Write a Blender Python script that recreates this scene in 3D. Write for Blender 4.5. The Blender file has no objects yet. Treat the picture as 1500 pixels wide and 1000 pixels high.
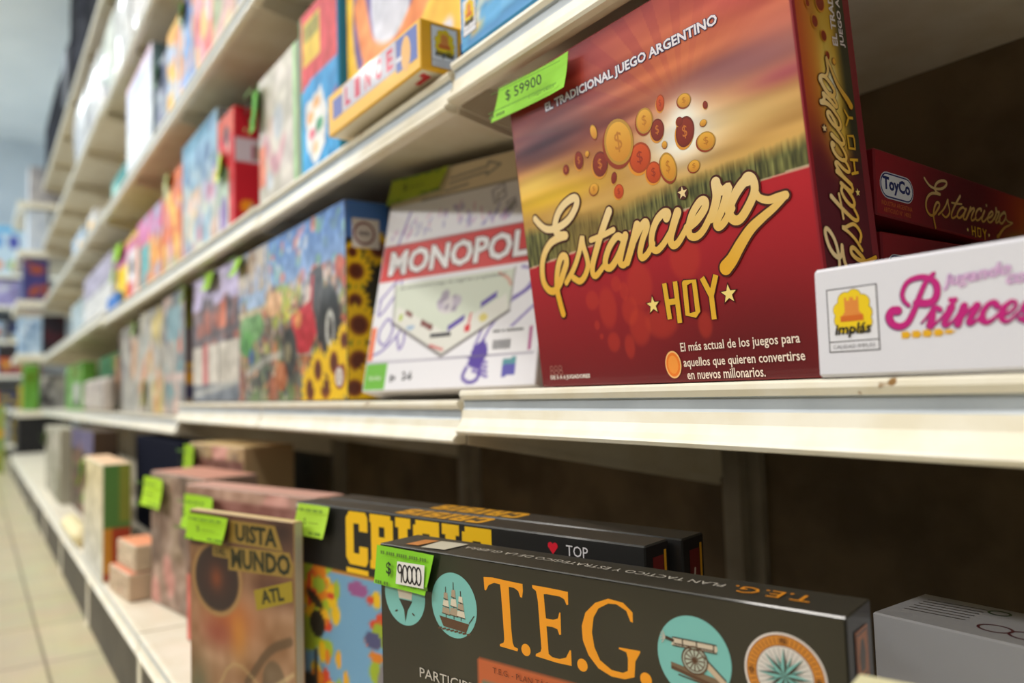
import bpy, math, random
import numpy as np
from mathutils import Matrix, Vector
from mathutils.geometry import tessellate_polygon

SC = bpy.context.scene
COL = SC.collection
Z0 = 0.61                      # height of the lens (and of the middle shelf) above the floor

# ------------------------------------------------------------------ camera, world, lights, exposure
cam = bpy.data.objects.new('camera', bpy.data.cameras.new('camera'))
COL.objects.link(cam)
cam.matrix_world = Matrix(((0.572602, 0.068566, 0.816961, 0.000), (0.819234, -0.009748, -0.573377, -0.500), (-0.031351, 0.997599, -0.061753, 0.610), (0, 0, 0, 1)))
cam.data.sensor_width = 36.0
cam.data.lens = 36.0 * 1120.0 / 1500.0
cam.data.clip_start = 0.02
cam.data.dof.use_dof = True
cam.data.dof.focus_distance = 0.66
cam.data.dof.aperture_fstop = 2.8
cam.data.dof.aperture_blades = 0
SC.camera = cam

world = bpy.data.worlds.new('world')
SC.world = world
world.use_nodes = True
world.node_tree.nodes['Background'].inputs[0].default_value = (0.75, 0.80, 0.85, 1)
world.node_tree.nodes['Background'].inputs[1].default_value = 0.25


def area(name, loc, rot, sx, sy, power, color):
    l = bpy.data.lights.new(name, 'AREA')
    l.shape = 'RECTANGLE'; l.size = sx; l.size_y = sy; l.energy = power; l.color = color
    o = bpy.data.objects.new(name, l); COL.objects.link(o)
    o.location = loc; o.rotation_euler = rot
    return o


for k, x in enumerate((1.6, -0.9, -3.4, -5.9, -8.6)):
    c = (1.0, 0.95, 0.89) if k < 3 else (0.86, 0.94, 1.0)
    area('ceiling_lamp', (x, -4.8, 3.85), (0, 0, 0), 1.3, 0.5, (40, 125, 270, 200, 190)[k], c)
    area('ceiling_lamp', (x, -1.3, 3.85), (0, 0, 0), 1.3, 0.3, (60, 60, 45, 45, 45)[k], c)
area('cool_fill_light', (-8.6, -6.6, 1.7), (math.radians(100), 0, 0), 3.6, 2.6, 380, (0.74, 0.88, 1.0))  # added cool fill to brighten the far ceiling; no window stands here
for x, y, z in ((-1.6, -2.3, 3.55), (-4.0, -2.3, 3.55), (-6.2, -2.3, 3.55)):
    d = area('spot_bulb', (x, y, z), (0, 0, 0), 0.16, 0.16, 26, (1.0, 0.95, 0.86)); d.data.shape = 'DISK'

SC.view_settings.view_transform = 'Standard'
SC.view_settings.look = 'None'
SC.view_settings.gamma = 1.0
SC.view_settings.use_curve_mapping = False
SC.view_settings.exposure = -0.65

# ------------------------------------------------------------------ helpers
rnd = random.Random(7)
INKSTEP = 0.3e-5
INK_H = 0.3                    # thickness scale of the printing


def lin(c):
    a = np.asarray(c, float)
    return np.where(a <= 0.04045, a / 12.92, ((a + 0.055) / 1.055) ** 2.4)


def C8(r, g, b):
    return (r / 255.0, g / 255.0, b / 255.0)


def frame(o, ex, ey):
    o, ex, ey = (np.array(v, float) for v in (o, ex, ey))
    return o, ex, ey, np.cross(ex, ey)


def ccw(P):
    P = np.asarray(P, float)
    x, y = P[:, 0], P[:, 1]
    a = (x * np.roll(y, -1) - np.roll(x, -1) * y).sum()
    return P if a > 0 else P[::-1]


class B:
    """collects geometry with a colour per vertex; build() links ONE mesh object"""
    def __init__(s):
        s.v = []; s.c = []; s.f = []; s.m = []; s.n = 0; s.k = 0

    def add(s, pts, cols, faces, mi=0):
        pts = np.asarray(pts, float).reshape(-1, 3)
        cols = np.asarray(cols, float)
        if cols.ndim == 1:
            cols = np.tile(cols, (len(pts), 1))
        s.v.append(pts); s.c.append(cols)
        s.f += [tuple(int(i) + s.n for i in f) for f in faces]
        s.m += [mi] * len(faces)
        s.n += len(pts)

    def grid(s, fr, us, vs, img, h=0.0, mi=0):
        o, ex, ey, n = fr
        U, V = np.meshgrid(us, vs)
        P = o + U[..., None] * ex + V[..., None] * ey + h * n
        nx, ny = len(us), len(vs)
        i = np.arange(nx * ny).reshape(ny, nx)
        F = np.stack([i[:-1, :-1], i[:-1, 1:], i[1:, 1:], i[1:, :-1]], -1).reshape(-1, 4)
        s.add(P.reshape(-1, 3), img.reshape(-1, 3), F.tolist(), mi)

    def poly(s, fr, P, col, h=0.0003, mi=0, col2=None):
        """flat printed shape; col2 = colour at the lowest point (vertical gradient of the ink)"""
        o, ex, ey, n = fr
        P = ccw(P)
        s.k += 1; h = h * INK_H + s.k * INKSTEP          # every coat of ink lies a hair above the one before
        pts = o + P[:, :1] * ex + P[:, 1:] * ey + h * n
        c = np.array(col, float)
        if col2 is not None:
            t = (P[:, 1] - P[:, 1].min()) / max(np.ptp(P[:, 1]), 1e-6)
            c = np.array(col2) + t[:, None] * (c - np.array(col2))
        tri = tessellate_polygon([[Vector((p[0], p[1], 0)) for p in P]])
        out = []
        for t in tri:
            a, b, d = (P[k] for k in t)
            cr = (b[0] - a[0]) * (d[1] - a[1]) - (b[1] - a[1]) * (d[0] - a[0])
            out.append(t if cr > 0 else (t[0], t[2], t[1]))
        s.add(pts, c, out, mi)

    def rect(s, fr, x0, y0, x1, y1, col, h=0.0003, mi=0, col2=None):
        s.poly(fr, [(x0, y0), (x1, y0), (x1, y1), (x0, y1)], col, h, mi, col2)

    def ell(s, fr, cx, cy, rx, ry, col, h=0.0003, rot=0.0, n=28, mi=0, col2=None):
        a = np.linspace(0, 2 * math.pi, n, endpoint=False)
        x = np.cos(a) * rx; y = np.sin(a) * ry
        cr, sr = math.cos(rot), math.sin(rot)
        s.poly(fr, np.stack([cx + x * cr - y * sr, cy + x * sr + y * cr], 1), col, h, mi, col2)

    def ring(s, fr, cx, cy, rx, ry, w, col, h=0.0003, n=40, mi=0):
        a = np.linspace(0, 2 * math.pi, n + 1)
        s.stroke(fr, np.stack([cx + np.cos(a) * rx, cy + np.sin(a) * ry], 1), w, col, h, mi, smooth=False)

    def stroke(s, fr, P, w, col, h=0.0003, mi=0, w2=None, smooth=True, col2=None, yr=None, ends=True):
        """brush stroke along a polyline, round ends; w2 = width at the end; yr = (y0,y1) for the ink gradient"""
        P = np.asarray(P, float)
        if smooth and len(P) > 2:
            P = spline(P)
        d = np.gradient(P, axis=0)
        L = np.linalg.norm(d, axis=1); L[L == 0] = 1
        nn = np.stack([-d[:, 1], d[:, 0]], 1) / L[:, None]
        ww = np.linspace(w, w if w2 is None else w2, len(P))[:, None] / 2
        A, Bq = P + nn * ww, P - nn * ww
        o, ex, ey, n = fr
        s.k += 1
        hh = (h * INK_H + s.k * INKSTEP + np.linspace(0, 0.00006, len(P)))[:, None]
        hh = np.concatenate([hh, hh])

        def colr(y):
            if col2 is None:
                return np.tile(np.array(col, float), (len(y), 1))
            t = np.clip((y - yr[0]) / (yr[1] - yr[0]), 0, 1)[:, None]
            return np.array(col2) + t * (np.array(col) - np.array(col2))
        Q = np.concatenate([A, Bq])
        k = len(P)
        s.add(o + Q[:, :1] * ex + Q[:, 1:] * ey + hh * n, colr(Q[:, 1]),
              [(i + 1, i, k + i, k + i + 1) for i in range(k - 1)], mi)
        if ends:
            for p, r, e, q in ((P[0], ww[0, 0], -d[0], 0), (P[-1], ww[-1, 0], d[-1], len(P) - 1)):
                a = math.atan2(e[1], e[0]) + np.linspace(-math.pi / 2, math.pi / 2, 10)
                Q = p + np.stack([np.cos(a), np.sin(a)], 1) * r
                s.add(o + Q[:, :1] * ex + Q[:, 1:] * ey + hh[q] * n, colr(Q[:, 1]), [tuple(range(10))], mi)

    def text(s, fr, t, x, y, w, hgt, col, h=0.0004, bold=0.0, shear=0.0, rot=0.0, mi=0, col2=None, res=2):
        V, F = glyphs(t, bold, shear, res)
        mn, mx = V.min(0), V.max(0)
        q = (V - mn) / np.maximum(mx - mn, 1e-6) * (w, hgt)
        c = np.array(col, float)
        if col2 is not None:
            tt = (q[:, 1] / hgt)[:, None]
            c = np.array(col2) + tt * (np.array(col) - np.array(col2))
        cr, sr = math.cos(rot), math.sin(rot)
        X = x + q[:, 0] * cr - q[:, 1] * sr; Y = y + q[:, 0] * sr + q[:, 1] * cr
        o, ex, ey, n = fr
        s.k += 1; h = h * INK_H + s.k * INKSTEP
        s.add(o + X[:, None] * ex + Y[:, None] * ey + h * n, c, F, mi)

    def star(s, fr, cx, cy, r, col, h=0.0004, mi=0, rot=0.0):
        a = np.arange(10) * math.pi / 5 + math.pi / 2 + rot
        rr = np.where(np.arange(10) % 2 == 0, r, r * 0.42)
        s.poly(fr, np.stack([cx + np.cos(a) * rr, cy + np.sin(a) * rr], 1), col, h, mi)

    def bar(s, x0, y0, z0, x1, y1, z1, col, mi=0):
        p = [(x, y, z) for z in (z0, z1) for y in (y0, y1) for x in (x0, x1)]
        s.add(p, col, [(0, 2, 3, 1), (4, 5, 7, 6), (0, 1, 5, 4), (2, 6, 7, 3), (0, 4, 6, 2), (1, 3, 7, 5)], mi)

    def build(s, name, mats, parent=None, matrix=None, smooth=False):
        me = bpy.data.meshes.new(name)
        V = np.concatenate(s.v); Cc = lin(np.clip(np.concatenate(s.c), 0, 1))
        me.from_pydata(V.tolist(), [], s.f)
        at = me.attributes.new('Col', 'FLOAT_COLOR', 'POINT')
        at.data.foreach_set('color', np.concatenate([Cc, np.ones((len(Cc), 1))], 1).astype(np.float32).ravel())
        for m in (mats if isinstance(mats, (list, tuple)) else [mats]):
            me.materials.append(m)
        me.polygons.foreach_set('material_index', s.m)
        if smooth:
            me.polygons.foreach_set('use_smooth', [True] * len(me.polygons))
        me.update()
        o = bpy.data.objects.new(name, me); COL.objects.link(o)
        if parent is not None:
            o.parent = parent
        if matrix is not None:
            o.matrix_world = matrix
        return o


def spline(P, k=5):
    P = np.asarray(P, float)
    Q = np.concatenate([[2 * P[0] - P[1]], P, [2 * P[-1] - P[-2]]])
    out = []
    t = np.linspace(0, 1, k, endpoint=False)[:, None]
    for i in range(1, len(Q) - 2):
        p0, p1, p2, p3 = Q[i - 1], Q[i], Q[i + 1], Q[i + 2]
        out.append(0.5 * (2 * p1 + (p2 - p0) * t + (2 * p0 - 5 * p1 + 4 * p2 - p3) * t ** 2 + (3 * p1 - p0 - 3 * p2 + p3) * t ** 3))
    out.append(P[-1:])
    return np.concatenate(out)


GL = {}


def glyphs(t, bold, shear, res):
    key = (t, bold, shear, res)
    if key not in GL:
        cu = bpy.data.curves.new('lettering', 'FONT')
        cu.body = t; cu.resolution_u = res; cu.offset = bold; cu.shear = shear; cu.fill_mode = 'FRONT'
        ob = bpy.data.objects.new('lettering', cu)
        me = ob.to_mesh()
        V = np.empty(len(me.vertices) * 3); me.vertices.foreach_get('co', V)
        V = V.reshape(-1, 3)[:, :2].copy()
        F = []
        for p in me.polygons:
            f = tuple(p.vertices)
            P = V[list(f)]
            a = (P[:, 0] * np.roll(P[:, 1], -1) - np.roll(P[:, 0], -1) * P[:, 1]).sum()
            F.append(f if a > 0 else f[::-1])
        ob.to_mesh_clear()
        bpy.data.objects.remove(ob); bpy.data.curves.remove(cu)
        GL[key] = (V, F)
    return GL[key]


class Canvas:
    """printed picture: colours sampled on a grid of points, size in metres"""
    def __init__(s, W, H, nx, ny, col, r=0.0015):
        s.us = np.linspace(r, W - r, nx); s.vs = np.linspace(r, H - r, ny)
        s.x, s.y = np.meshgrid(s.us, s.vs)
        s.W, s.H = W, H
        s.img = np.empty(s.x.shape + (3,)); s.img[:] = col

    def mix(s, mask, col):
        m = np.clip(mask, 0, 1)[..., None]
        s.img = s.img * (1 - m) + np.asarray(col, float) * m
        return s

    def rect(s, x0, y0, x1, y1, col, a=1.0):
        return s.mix(((s.x >= x0) & (s.x <= x1) & (s.y >= y0) & (s.y <= y1)) * a, col)

    def ell(s, cx, cy, rx, ry, col, a=1.0, soft=0.15, rot=0.0):
        dx, dy = s.x - cx, s.y - cy
        c, q = math.cos(rot), math.sin(rot)
        d = np.sqrt(((dx * c + dy * q) / rx) ** 2 + ((-dx * q + dy * c) / ry) ** 2)
        return s.mix(np.clip((1 - d) / soft + 0.5, 0, 1) * a, col)

    def glow(s, cx, cy, rx, ry, col, a=1.0):
        d2 = ((s.x - cx) / rx) ** 2 + ((s.y - cy) / ry) ** 2
        return s.mix(np.exp(-d2) * a, col)

    def poly(s, P, col, a=1.0):
        P = np.asarray(P, float); ins = np.zeros(s.x.shape, bool)
        j = len(P) - 1
        for i in range(len(P)):
            xi, yi = P[i]; xj, yj = P[j]
            if yi != yj:
                ins ^= ((yi > s.y) != (yj > s.y)) & (s.x < (xj - xi) * (s.y - yi) / (yj - yi) + xi)
            j = i
        return s.mix(ins * a, col)

    def line(s, P, w, col, a=1.0, smooth=False):
        P = np.asarray(P, float)
        if smooth:
            P = spline(P, 4)
        d = np.full(s.x.shape, 1e9)
        for p, q in zip(P[:-1], P[1:]):
            e = q - p; L = max((e ** 2).sum(), 1e-12)
            t = np.clip(((s.x - p[0]) * e[0] + (s.y - p[1]) * e[1]) / L, 0, 1)
            d = np.minimum(d, np.hypot(s.x - p[0] - t * e[0], s.y - p[1] - t * e[1]))
        px = s.us[1] - s.us[0]
        return s.mix(np.clip((w / 2 - d) / px + 0.5, 0, 1) * a, col)

    def vgrad(s, y0, c0, y1, c1):
        t = np.clip((s.y - y0) / (y1 - y0), 0, 1)[..., None]
        s.img = np.asarray(c0) * (1 - t) + np.asarray(c1) * t
        return s

    def noise(s, sx, sy, seed):
        g = np.random.default_rng(seed).random((64, 64))
        a = s.x / sx; b = s.y / sy
        i = np.floor(a).astype(int); j = np.floor(b).astype(int)
        fa, fb = a - i, b - j
        fa = fa * fa * (3 - 2 * fa); fb = fb * fb * (3 - 2 * fb)
        G = lambda p, q: g[q % 64, p % 64]
        return (G(i, j) * (1 - fa) + G(i + 1, j) * fa) * (1 - fb) + (G(i, j + 1) * (1 - fa) + G(i + 1, j + 1) * fa) * fb

    def mottle(s, sx, sy, seed, amt):
        s.img = np.clip(s.img + (s.noise(sx, sy, seed) - 0.5)[..., None] * amt, 0, 1)
        return s

    def blobs(s, pal, n, seed, x0=0, y0=0, x1=1, y1=1, size=0.12, a=0.9):
        r = random.Random(seed)
        for _ in range(n):
            c = r.choice(pal)
            cx = s.W * (x0 + (x1 - x0) * r.random()); cy = s.H * (y0 + (y1 - y0) * r.random())
            z = size * min(s.W, s.H)
            s.ell(cx, cy, z * (0.4 + r.random()), z * (0.4 + r.random()), c, a, 0.3, r.random() * 3)
        return s


def flat(col):
    return col


def boxmesh(b, W, D, H, r, base, front=None, right=None, top=None, left=None, back=None, bottom=None, o=(0, 0, 0), mi=0):
    """card box with a small rounded edge; every face either one colour or a Canvas"""
    o = np.array(o, float)
    fr = dict(front=(frame(o, (1, 0, 0), (0, 0, 1)), W, H), right=(frame(o + (W, 0, 0), (0, 1, 0), (0, 0, 1)), D, H),
              back=(frame(o + (W, D, 0), (-1, 0, 0), (0, 0, 1)), W, H), left=(frame(o + (0, D, 0), (0, -1, 0), (0, 0, 1)), D, H),
              top=(frame(o + (0, 0, H), (1, 0, 0), (0, 1, 0)), W, D), bottom=(frame(o + (0, D, 0), (1, 0, 0), (0, -1, 0)), W, D))
    art = dict(front=front, right=right, top=top, left=left, back=back, bottom=bottom)
    for k, (f, a, c) in fr.items():
        art_k = art[k]
        if isinstance(art_k, Canvas):
            b.grid(f, art_k.us, art_k.vs, art_k.img, 0.0, mi)
        else:
            col = np.array(base if art_k is None else art_k, float)
            b.grid(f, np.array([r, a - r]), np.array([r, c - r]), np.tile(col, (2, 2, 1)), 0.0, mi)
    # rounded edges and corners

    def pt(x, y, z, ax):
        p = [x * W, y * D, z * H]
        for i, (q, s_) in enumerate(((x, W), (y, D), (z, H))):
            if i != ax:
                p[i] += r if q == 0 else -r
        return o + p
    ec = np.array(base, float)

    def quad(q):
        q = np.array(q); c = q.mean(0); n = np.cross(q[1] - q[0], q[2] - q[0])
        mid = o + np.array([W, D, H]) / 2
        b.add(q, ec, [(0, 1, 2, 3)[:len(q)] if n @ (c - mid) > 0 else (3, 2, 1, 0)[-len(q):]], mi)
    for y in (0, 1):
        for z in (0, 1):
            quad([pt(0, y, z, 1), pt(1, y, z, 1), pt(1, y, z, 2), pt(0, y, z, 2)])
    for x in (0, 1):
        for z in (0, 1):
            quad([pt(x, 0, z, 0), pt(x, 1, z, 0), pt(x, 1, z, 2), pt(x, 0, z, 2)])
    for x in (0, 1):
        for y in (0, 1):
            quad([pt(x, y, 0, 0), pt(x, y, 1, 0), pt(x, y, 1, 1), pt(x, y, 0, 1)])
    for x in (0, 1):
        for y in (0, 1):
            for z in (0, 1):
                quad([pt(x, y, z, 0), pt(x, y, z, 1), pt(x, y, z, 2)])
    return {k: v[0] for k, v in fr.items()}


def empty(name, M, label=None, cat=None, group=None):
    o = bpy.data.objects.new(name, None); COL.objects.link(o)
    o.empty_display_size = 0.05
    o.matrix_world = M
    tag(o, label, cat, group)
    return o


def tag(o, label=None, cat=None, group=None, kind=None):
    if label: o['label'] = label
    if cat: o['category'] = cat
    if group: o['group'] = group
    if kind: o['kind'] = kind
    return o


def pose(o, ex=(1, 0, 0), ey=(0, 0, 1)):
    """box axes: x along its width, z up its height; o is relative to the lens height"""
    ex = Vector(ex).normalized(); ey = Vector(ey); ey = (ey - ex * ey.dot(ex)).normalized()
    d = ey.cross(ex)          # depth, away from the viewer
    M = Matrix((( ex.x, d.x, ey.x, o[0]), (ex.y, d.y, ey.y, o[1]), (ex.z, d.z, ey.z, o[2] + Z0), (0, 0, 0, 1)))
    return M


def yaw(a):
    return (math.cos(a), math.sin(a), 0)


# ------------------------------------------------------------------ materials
def newmat(name):
    m = bpy.data.materials.new(name); m.use_nodes = True
    return m, m.node_tree, m.node_tree.nodes['Principled BSDF']


def print_mat(name, rough, coat=0.0, coat_rough=0.1, wrinkle=0.0, scale=60.0, spec=0.4):
    m, t, p = newmat(name)
    a = t.nodes.new('ShaderNodeAttribute'); a.attribute_name = 'Col'
    t.links.new(a.outputs['Color'], p.inputs['Base Color'])
    p.inputs['Roughness'].default_value = rough
    p.inputs['Coat Weight'].default_value = coat
    p.inputs['Specular IOR Level'].default_value = spec
    p.inputs['Coat Roughness'].default_value = coat_rough
    if wrinkle:
        tc = t.nodes.new('ShaderNodeTexCoord'); n = t.nodes.new('ShaderNodeTexNoise')
        n.inputs['Scale'].default_value = scale; n.inputs['Detail'].default_value = 3
        b = t.nodes.new('ShaderNodeBump'); b.inputs['Strength'].default_value = wrinkle; b.inputs['Distance'].default_value = 0.002
        t.links.new(tc.outputs['Object'], n.inputs['Vector']); t.links.new(n.outputs['Fac'], b.inputs['Height'])
        t.links.new(b.outputs['Normal'], p.inputs['Coat Normal'])
    return m


CARD = print_mat('printed_card', 0.55, 0.05, 0.25, spec=0.25)
MATTE = print_mat('matt_black_card', 0.9, spec=0.05)
GLOSS = print_mat('shrink_wrapped_card', 0.5, 0.32, 0.12, 0.25, 9.0, spec=0.25)
PAPER = print_mat('coloured_paper', 0.7)


def noisy(name, c1, c2, scale, rough, detail=5, bump=0.0, stretch=None, lo=0.35, hi=0.65):
    m, t, p = newmat(name)
    tc = t.nodes.new('ShaderNodeTexCoord'); n = t.nodes.new('ShaderNodeTexNoise'); r = t.nodes.new('ShaderNodeValToRGB')
    n.inputs['Scale'].default_value = scale; n.inputs['Detail'].default_value = detail
    src = tc.outputs['Object']
    if stretch:
        mp = t.nodes.new('ShaderNodeMapping'); mp.inputs['Scale'].default_value = stretch
        t.links.new(src, mp.inputs['Vector']); src = mp.outputs['Vector']
    t.links.new(src, n.inputs['Vector']); t.links.new(n.outputs['Fac'], r.inputs['Fac'])
    r.color_ramp.elements[0].position = lo; r.color_ramp.elements[1].position = hi
    r.color_ramp.elements[0].color = (*lin(c1), 1); r.color_ramp.elements[1].color = (*lin(c2), 1)
    t.links.new(r.outputs['Color'], p.inputs['Base Color'])
    p.inputs['Roughness'].default_value = rough
    if bump:
        b = t.nodes.new('ShaderNodeBump'); b.inputs['Strength'].default_value = bump; b.inputs['Distance'].default_value = 0.002
        t.links.new(n.outputs['Fac'], b.inputs['Height']); t.links.new(b.outputs['Normal'], p.inputs['Normal'])
    return m


CREAM = noisy('cream_shelf_paint', C8(226, 216, 194), C8(236, 229, 212), 14, 0.35)
RAIL = noisy('cream_rail_paint', C8(238, 230, 208), C8(246, 241, 226), 22, 0.3)
GROOVE = noisy('blue_grey_groove', C8(176, 184, 192), C8(188, 196, 204), 16, 0.35)  # bluish grey tone for the groove faces of the rails
BACK = noisy('stained_back_panel', C8(98, 82, 60), C8(126, 108, 82), 9, 0.65, 8, 0.1)
t_ = RAIL.node_tree; p_ = t_.nodes['Principled BSDF']
src_ = p_.inputs['Base Color'].links[0].from_socket
n_ = t_.nodes.new('ShaderNodeTexNoise'); n_.inputs['Scale'].default_value = 38; n_.inputs['Detail'].default_value = 2
r_ = t_.nodes.new('ShaderNodeValToRGB'); r_.color_ramp.elements[0].position = 0.74; r_.color_ramp.elements[1].position = 0.77
m_ = t_.nodes.new('ShaderNodeMix'); m_.data_type = 'RGBA'; m_.inputs['B'].default_value = (*lin(C8(150, 112, 60)), 1)
tc_ = t_.nodes.new('ShaderNodeTexCoord'); t_.links.new(tc_.outputs['Object'], n_.inputs['Vector'])
t_.links.new(n_.outputs['Fac'], r_.inputs['Fac']); t_.links.new(r_.outputs['Color'], m_.inputs['Factor']); t_.links.new(src_, m_.inputs['A'])
t_.links.new(m_.outputs['Result'], p_.inputs['Base Color'])
POST = noisy('grey_post_paint', C8(150, 142, 128), C8(172, 164, 150), 12, 0.5)
DARK = noisy('dark_kick_plate', C8(60, 54, 46), C8(76, 70, 60), 10, 0.6)
WALL = noisy('pale_wall_paint', C8(196, 205, 212), C8(206, 214, 220), 3, 0.8)
SHADE = noisy('low_bounce_wall', C8(70, 66, 62), C8(104, 98, 92), 3, 0.7)  # dark tone chosen so the out-of-view walls bounce little light
CEIL = noisy('white_ceiling_paint', C8(222, 228, 232), C8(230, 235, 238), 2, 0.9)


def floor_mat():
    m, t, p = newmat('cream_floor_tile')
    tc = t.nodes.new('ShaderNodeTexCoord')
    br = t.nodes.new('ShaderNodeTexBrick')
    br.offset = 0.0
    br.inputs['Scale'].default_value = 1.0
    br.inputs['Mortar Size'].default_value = 0.004
    br.inputs['Brick Width'].default_value = 0.36; br.inputs['Row Height'].default_value = 0.36
    br.inputs['Color1'].default_value = (*lin(C8(214, 202, 168)), 1)
    br.inputs['Color2'].default_value = (*lin(C8(206, 194, 160)), 1)
    br.inputs['Mortar'].default_value = (*lin(C8(150, 138, 110)), 1)
    n = t.nodes.new('ShaderNodeTexNoise'); n.inputs['Scale'].default_value = 7; n.inputs['Detail'].default_value = 6
    mx = t.nodes.new('ShaderNodeMix'); mx.data_type = 'RGBA'; mx.blend_type = 'MULTIPLY'
    mx.inputs['Factor'].default_value = 0.25
    t.links.new(tc.outputs['Object'], br.inputs['Vector']); t.links.new(tc.outputs['Object'], n.inputs['Vector'])
    t.links.new(br.outputs['Color'], mx.inputs['A']); t.links.new(n.outputs['Color'], mx.inputs['B'])
    t.links.new(mx.outputs['Result'], p.inputs['Base Color'])
    p.inputs['Roughness'].default_value = 0.3
    return m


FLOOR = floor_mat()

# ------------------------------------------------------------------ the room
ID = Matrix.Identity(4)
W_ = (1, 1, 1)


def slab(name, x0, y0, z0, x1, y1, z1, mat):
    b = B(); b.bar(x0, y0, z0, x1, y1, z1, W_)
    o = b.build(name, mat); o['kind'] = 'structure'
    return o


slab('floor', -11.6, -7.1, -0.1, 3.6, 0.8, 0.0, FLOOR)
slab('ceiling', -11.6, -7.1, 4.0, 3.6, 0.8, 4.1, CEIL)
slab('wall_end', -11.6, -7.1, 0.0, -11.5, 0.8, 4.0, WALL)
slab('wall_back', -11.5, 0.7, 0.0, 3.5, 0.8, 4.0, WALL)
slab('wall_front', -11.5, -7.1, 0.0, 3.5, -7.0, 4.0, SHADE)
slab('bounce_blocker', -9.0, -2.3, 0.0, 3.5, -2.15, 1.5, SHADE)  # unseen partition added to block floor bounce and shade the undersides
slab('wall_right', 3.5, -7.1, 0.0, 3.6, 0.8, 4.0, SHADE)

# ------------------------------------------------------------------ the shelving
BAY = 0.815
LIP = [(0.0, 0.0), (-0.009, 0.0), (-0.012, -0.002), (-0.0125, -0.006), (-0.0095, -0.0115), (-0.0060, -0.0125), (-0.0060, -0.0215),
       (-0.0078, -0.0240), (-0.0095, -0.034), (-0.0135, -0.0425), (-0.0185, -0.0470), (-0.0195, -0.0495), (-0.0175, -0.0530), (-0.010, -0.0545), (0.0, -0.0545)]


def rail_mesh(L, y0=0.0, s=1.0):
    b = B()
    n = len(LIP)
    P = [(0.0, y0 + y * s, z * s) for y, z in LIP] + [(L, y0 + y * s, z * s) for y, z in LIP]
    F = [(i + n, i, (i + 1) % n, (i + 1) % n + n) for i in range(n)]
    b.add(P, W_, F)
    b.m = [1 if 4 <= k <= 6 else 0 for k in range(n)]
    for x, rev in ((0.0, False), (L, True)):
        q = [(x, y0 + y * s, z * s) for y, z in LIP]
        b.add(q, W_, [tuple(range(n))[::-1 if rev else 1][::-1]])
    return b


def plate(b, pts, t, axis_x):
    """vertical plate in the YZ plane, thickness t along X"""
    n = len(pts)
    P = [(axis_x, y, z) for y, z in pts] + [(axis_x + t, y, z) for y, z in pts]
    b.add(P, W_, [tuple(range(n)), tuple(range(2 * n - 1, n - 1, -1))] + [(i, i + n, (i + 1) % n + n, (i + 1) % n) for i in range(n)])


def bay(i, label, levels, base_front=-0.236, depth=0.5, tops=2.75, group='cream shelving bays in one long run'):
    x1 = -BAY * i; x0 = x1 - BAY
    root = empty('shelving_bay', Matrix.Translation((x0, 0, 0)), label, 'shelving', group)
    b = B(); b.bar(0.022, depth, 0.02, BAY - 0.022, depth + 0.012, tops, W_); b.build('back_panel', BACK, root)
    b = B(); b.bar(0.0, depth - 0.03, 0.0, 0.034, depth + 0.03, tops, W_); b.bar(0.034, depth - 0.012, 0.0, 0.06, depth, tops, W_); b.build('upright', POST, root)
    if i == 0:
        b = B(); b.bar(BAY - 0.03, depth - 0.03, 0.0, BAY - 0.002, depth + 0.03, tops, W_); b.build('upright', POST, root)
    for z in levels:
        b = B()
        zt = z + Z0
        b.bar(0.003, 0.0, zt - 0.024, BAY - 0.003, depth - 0.031, zt - 0.0015, W_)
        b.bar(0.0605, depth - 0.031, zt - 0.024, BAY - 0.031 * (i == 0) - 0.003, depth - 0.0015, zt - 0.0015, W_)
        b.bar(0.003, 0.20, zt - 0.034, BAY - 0.003, 0.205, zt - 0.0242, W_)
        sh = b.build('shelf', CREAM, root)
        r = rail_mesh(BAY - 0.007).build('price_rail', [RAIL, GROOVE], sh)
        r.location = (0.0035, 0, zt)
        for xx in (0.0005, BAY - 0.0045):
            b = B(); plate(b, [(0.002, zt - 0.056), (0.002, zt - 0.0245), (depth - 0.031, zt - 0.0245), (depth - 0.031, zt - 0.150)], 0.002, xx)
            b.build('bracket', CREAM, root)
    zt = 0.17
    b = B(); b.bar(0.003, base_front, zt - 0.02, BAY - 0.003, depth - 0.031, zt - 0.001, W_)
    dk = b.build('base_deck', CREAM, root)
    r = rail_mesh(BAY - 0.007, 0, 0.72).build('price_rail', [RAIL, GROOVE], dk); r.location = (0.0035, base_front, zt)
    b = B(); b.bar(0.0305, base_front - 0.006, 0.0, BAY - 0.001, base_front + 0.006, zt - 0.0395, W_); b.build('kick_plate', DARK, root)
    b = B(); b.bar(0.0, base_front - 0.009, 0.0, 0.030, base_front + 0.034, zt - 0.0395, W_)
    b.bar(0.0, base_front - 0.012, 0.0, 0.0300, base_front - 0.009, 0.008, W_); b.build('leg', RAIL, root)
    return root


BAYLAB = ['rightmost cream shelving bay, holding the tall red game box and the white pink-lettered box',
          'cream shelving bay holding the white red-bannered game box and the old-map game',
          'cream shelving bay holding the blue puzzle with sunflowers and the red toy box above it',
          'cream shelving bay with the pink faded boxes and the yellow and pink toy box',
          'cream shelving bay with the tall white box standing on its upper shelf',
          'cream shelving bay with the lavender and white carton, under the black cartons',
          'cream shelving bay with the green and grey packs, far down the run',
          'empty cream shelving bay third from the far end of the long run', 'empty cream shelving bay second from the far end', 'empty cream shelving bay at the far end, against the deeper end unit']
LEV = [[0.0, 0.415, 0.905, 1.43, 2.0], [-0.012, 0.407, 0.905, 1.43, 2.0], [-0.012, 0.41, 0.905, 1.43, 2.0]] + [[-0.05, 0.41, 0.905, 1.43, 2.0]] * 2 + [[-0.05, 0.43, 0.92, 1.46, 2.02]] * 5
for i in range(10):
    bay(i, BAYLAB[i], LEV[i])

# ------------------------------------------------------------------ boxes
LIME = C8(160, 214, 52)
INK = C8(40, 52, 30)


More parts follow.
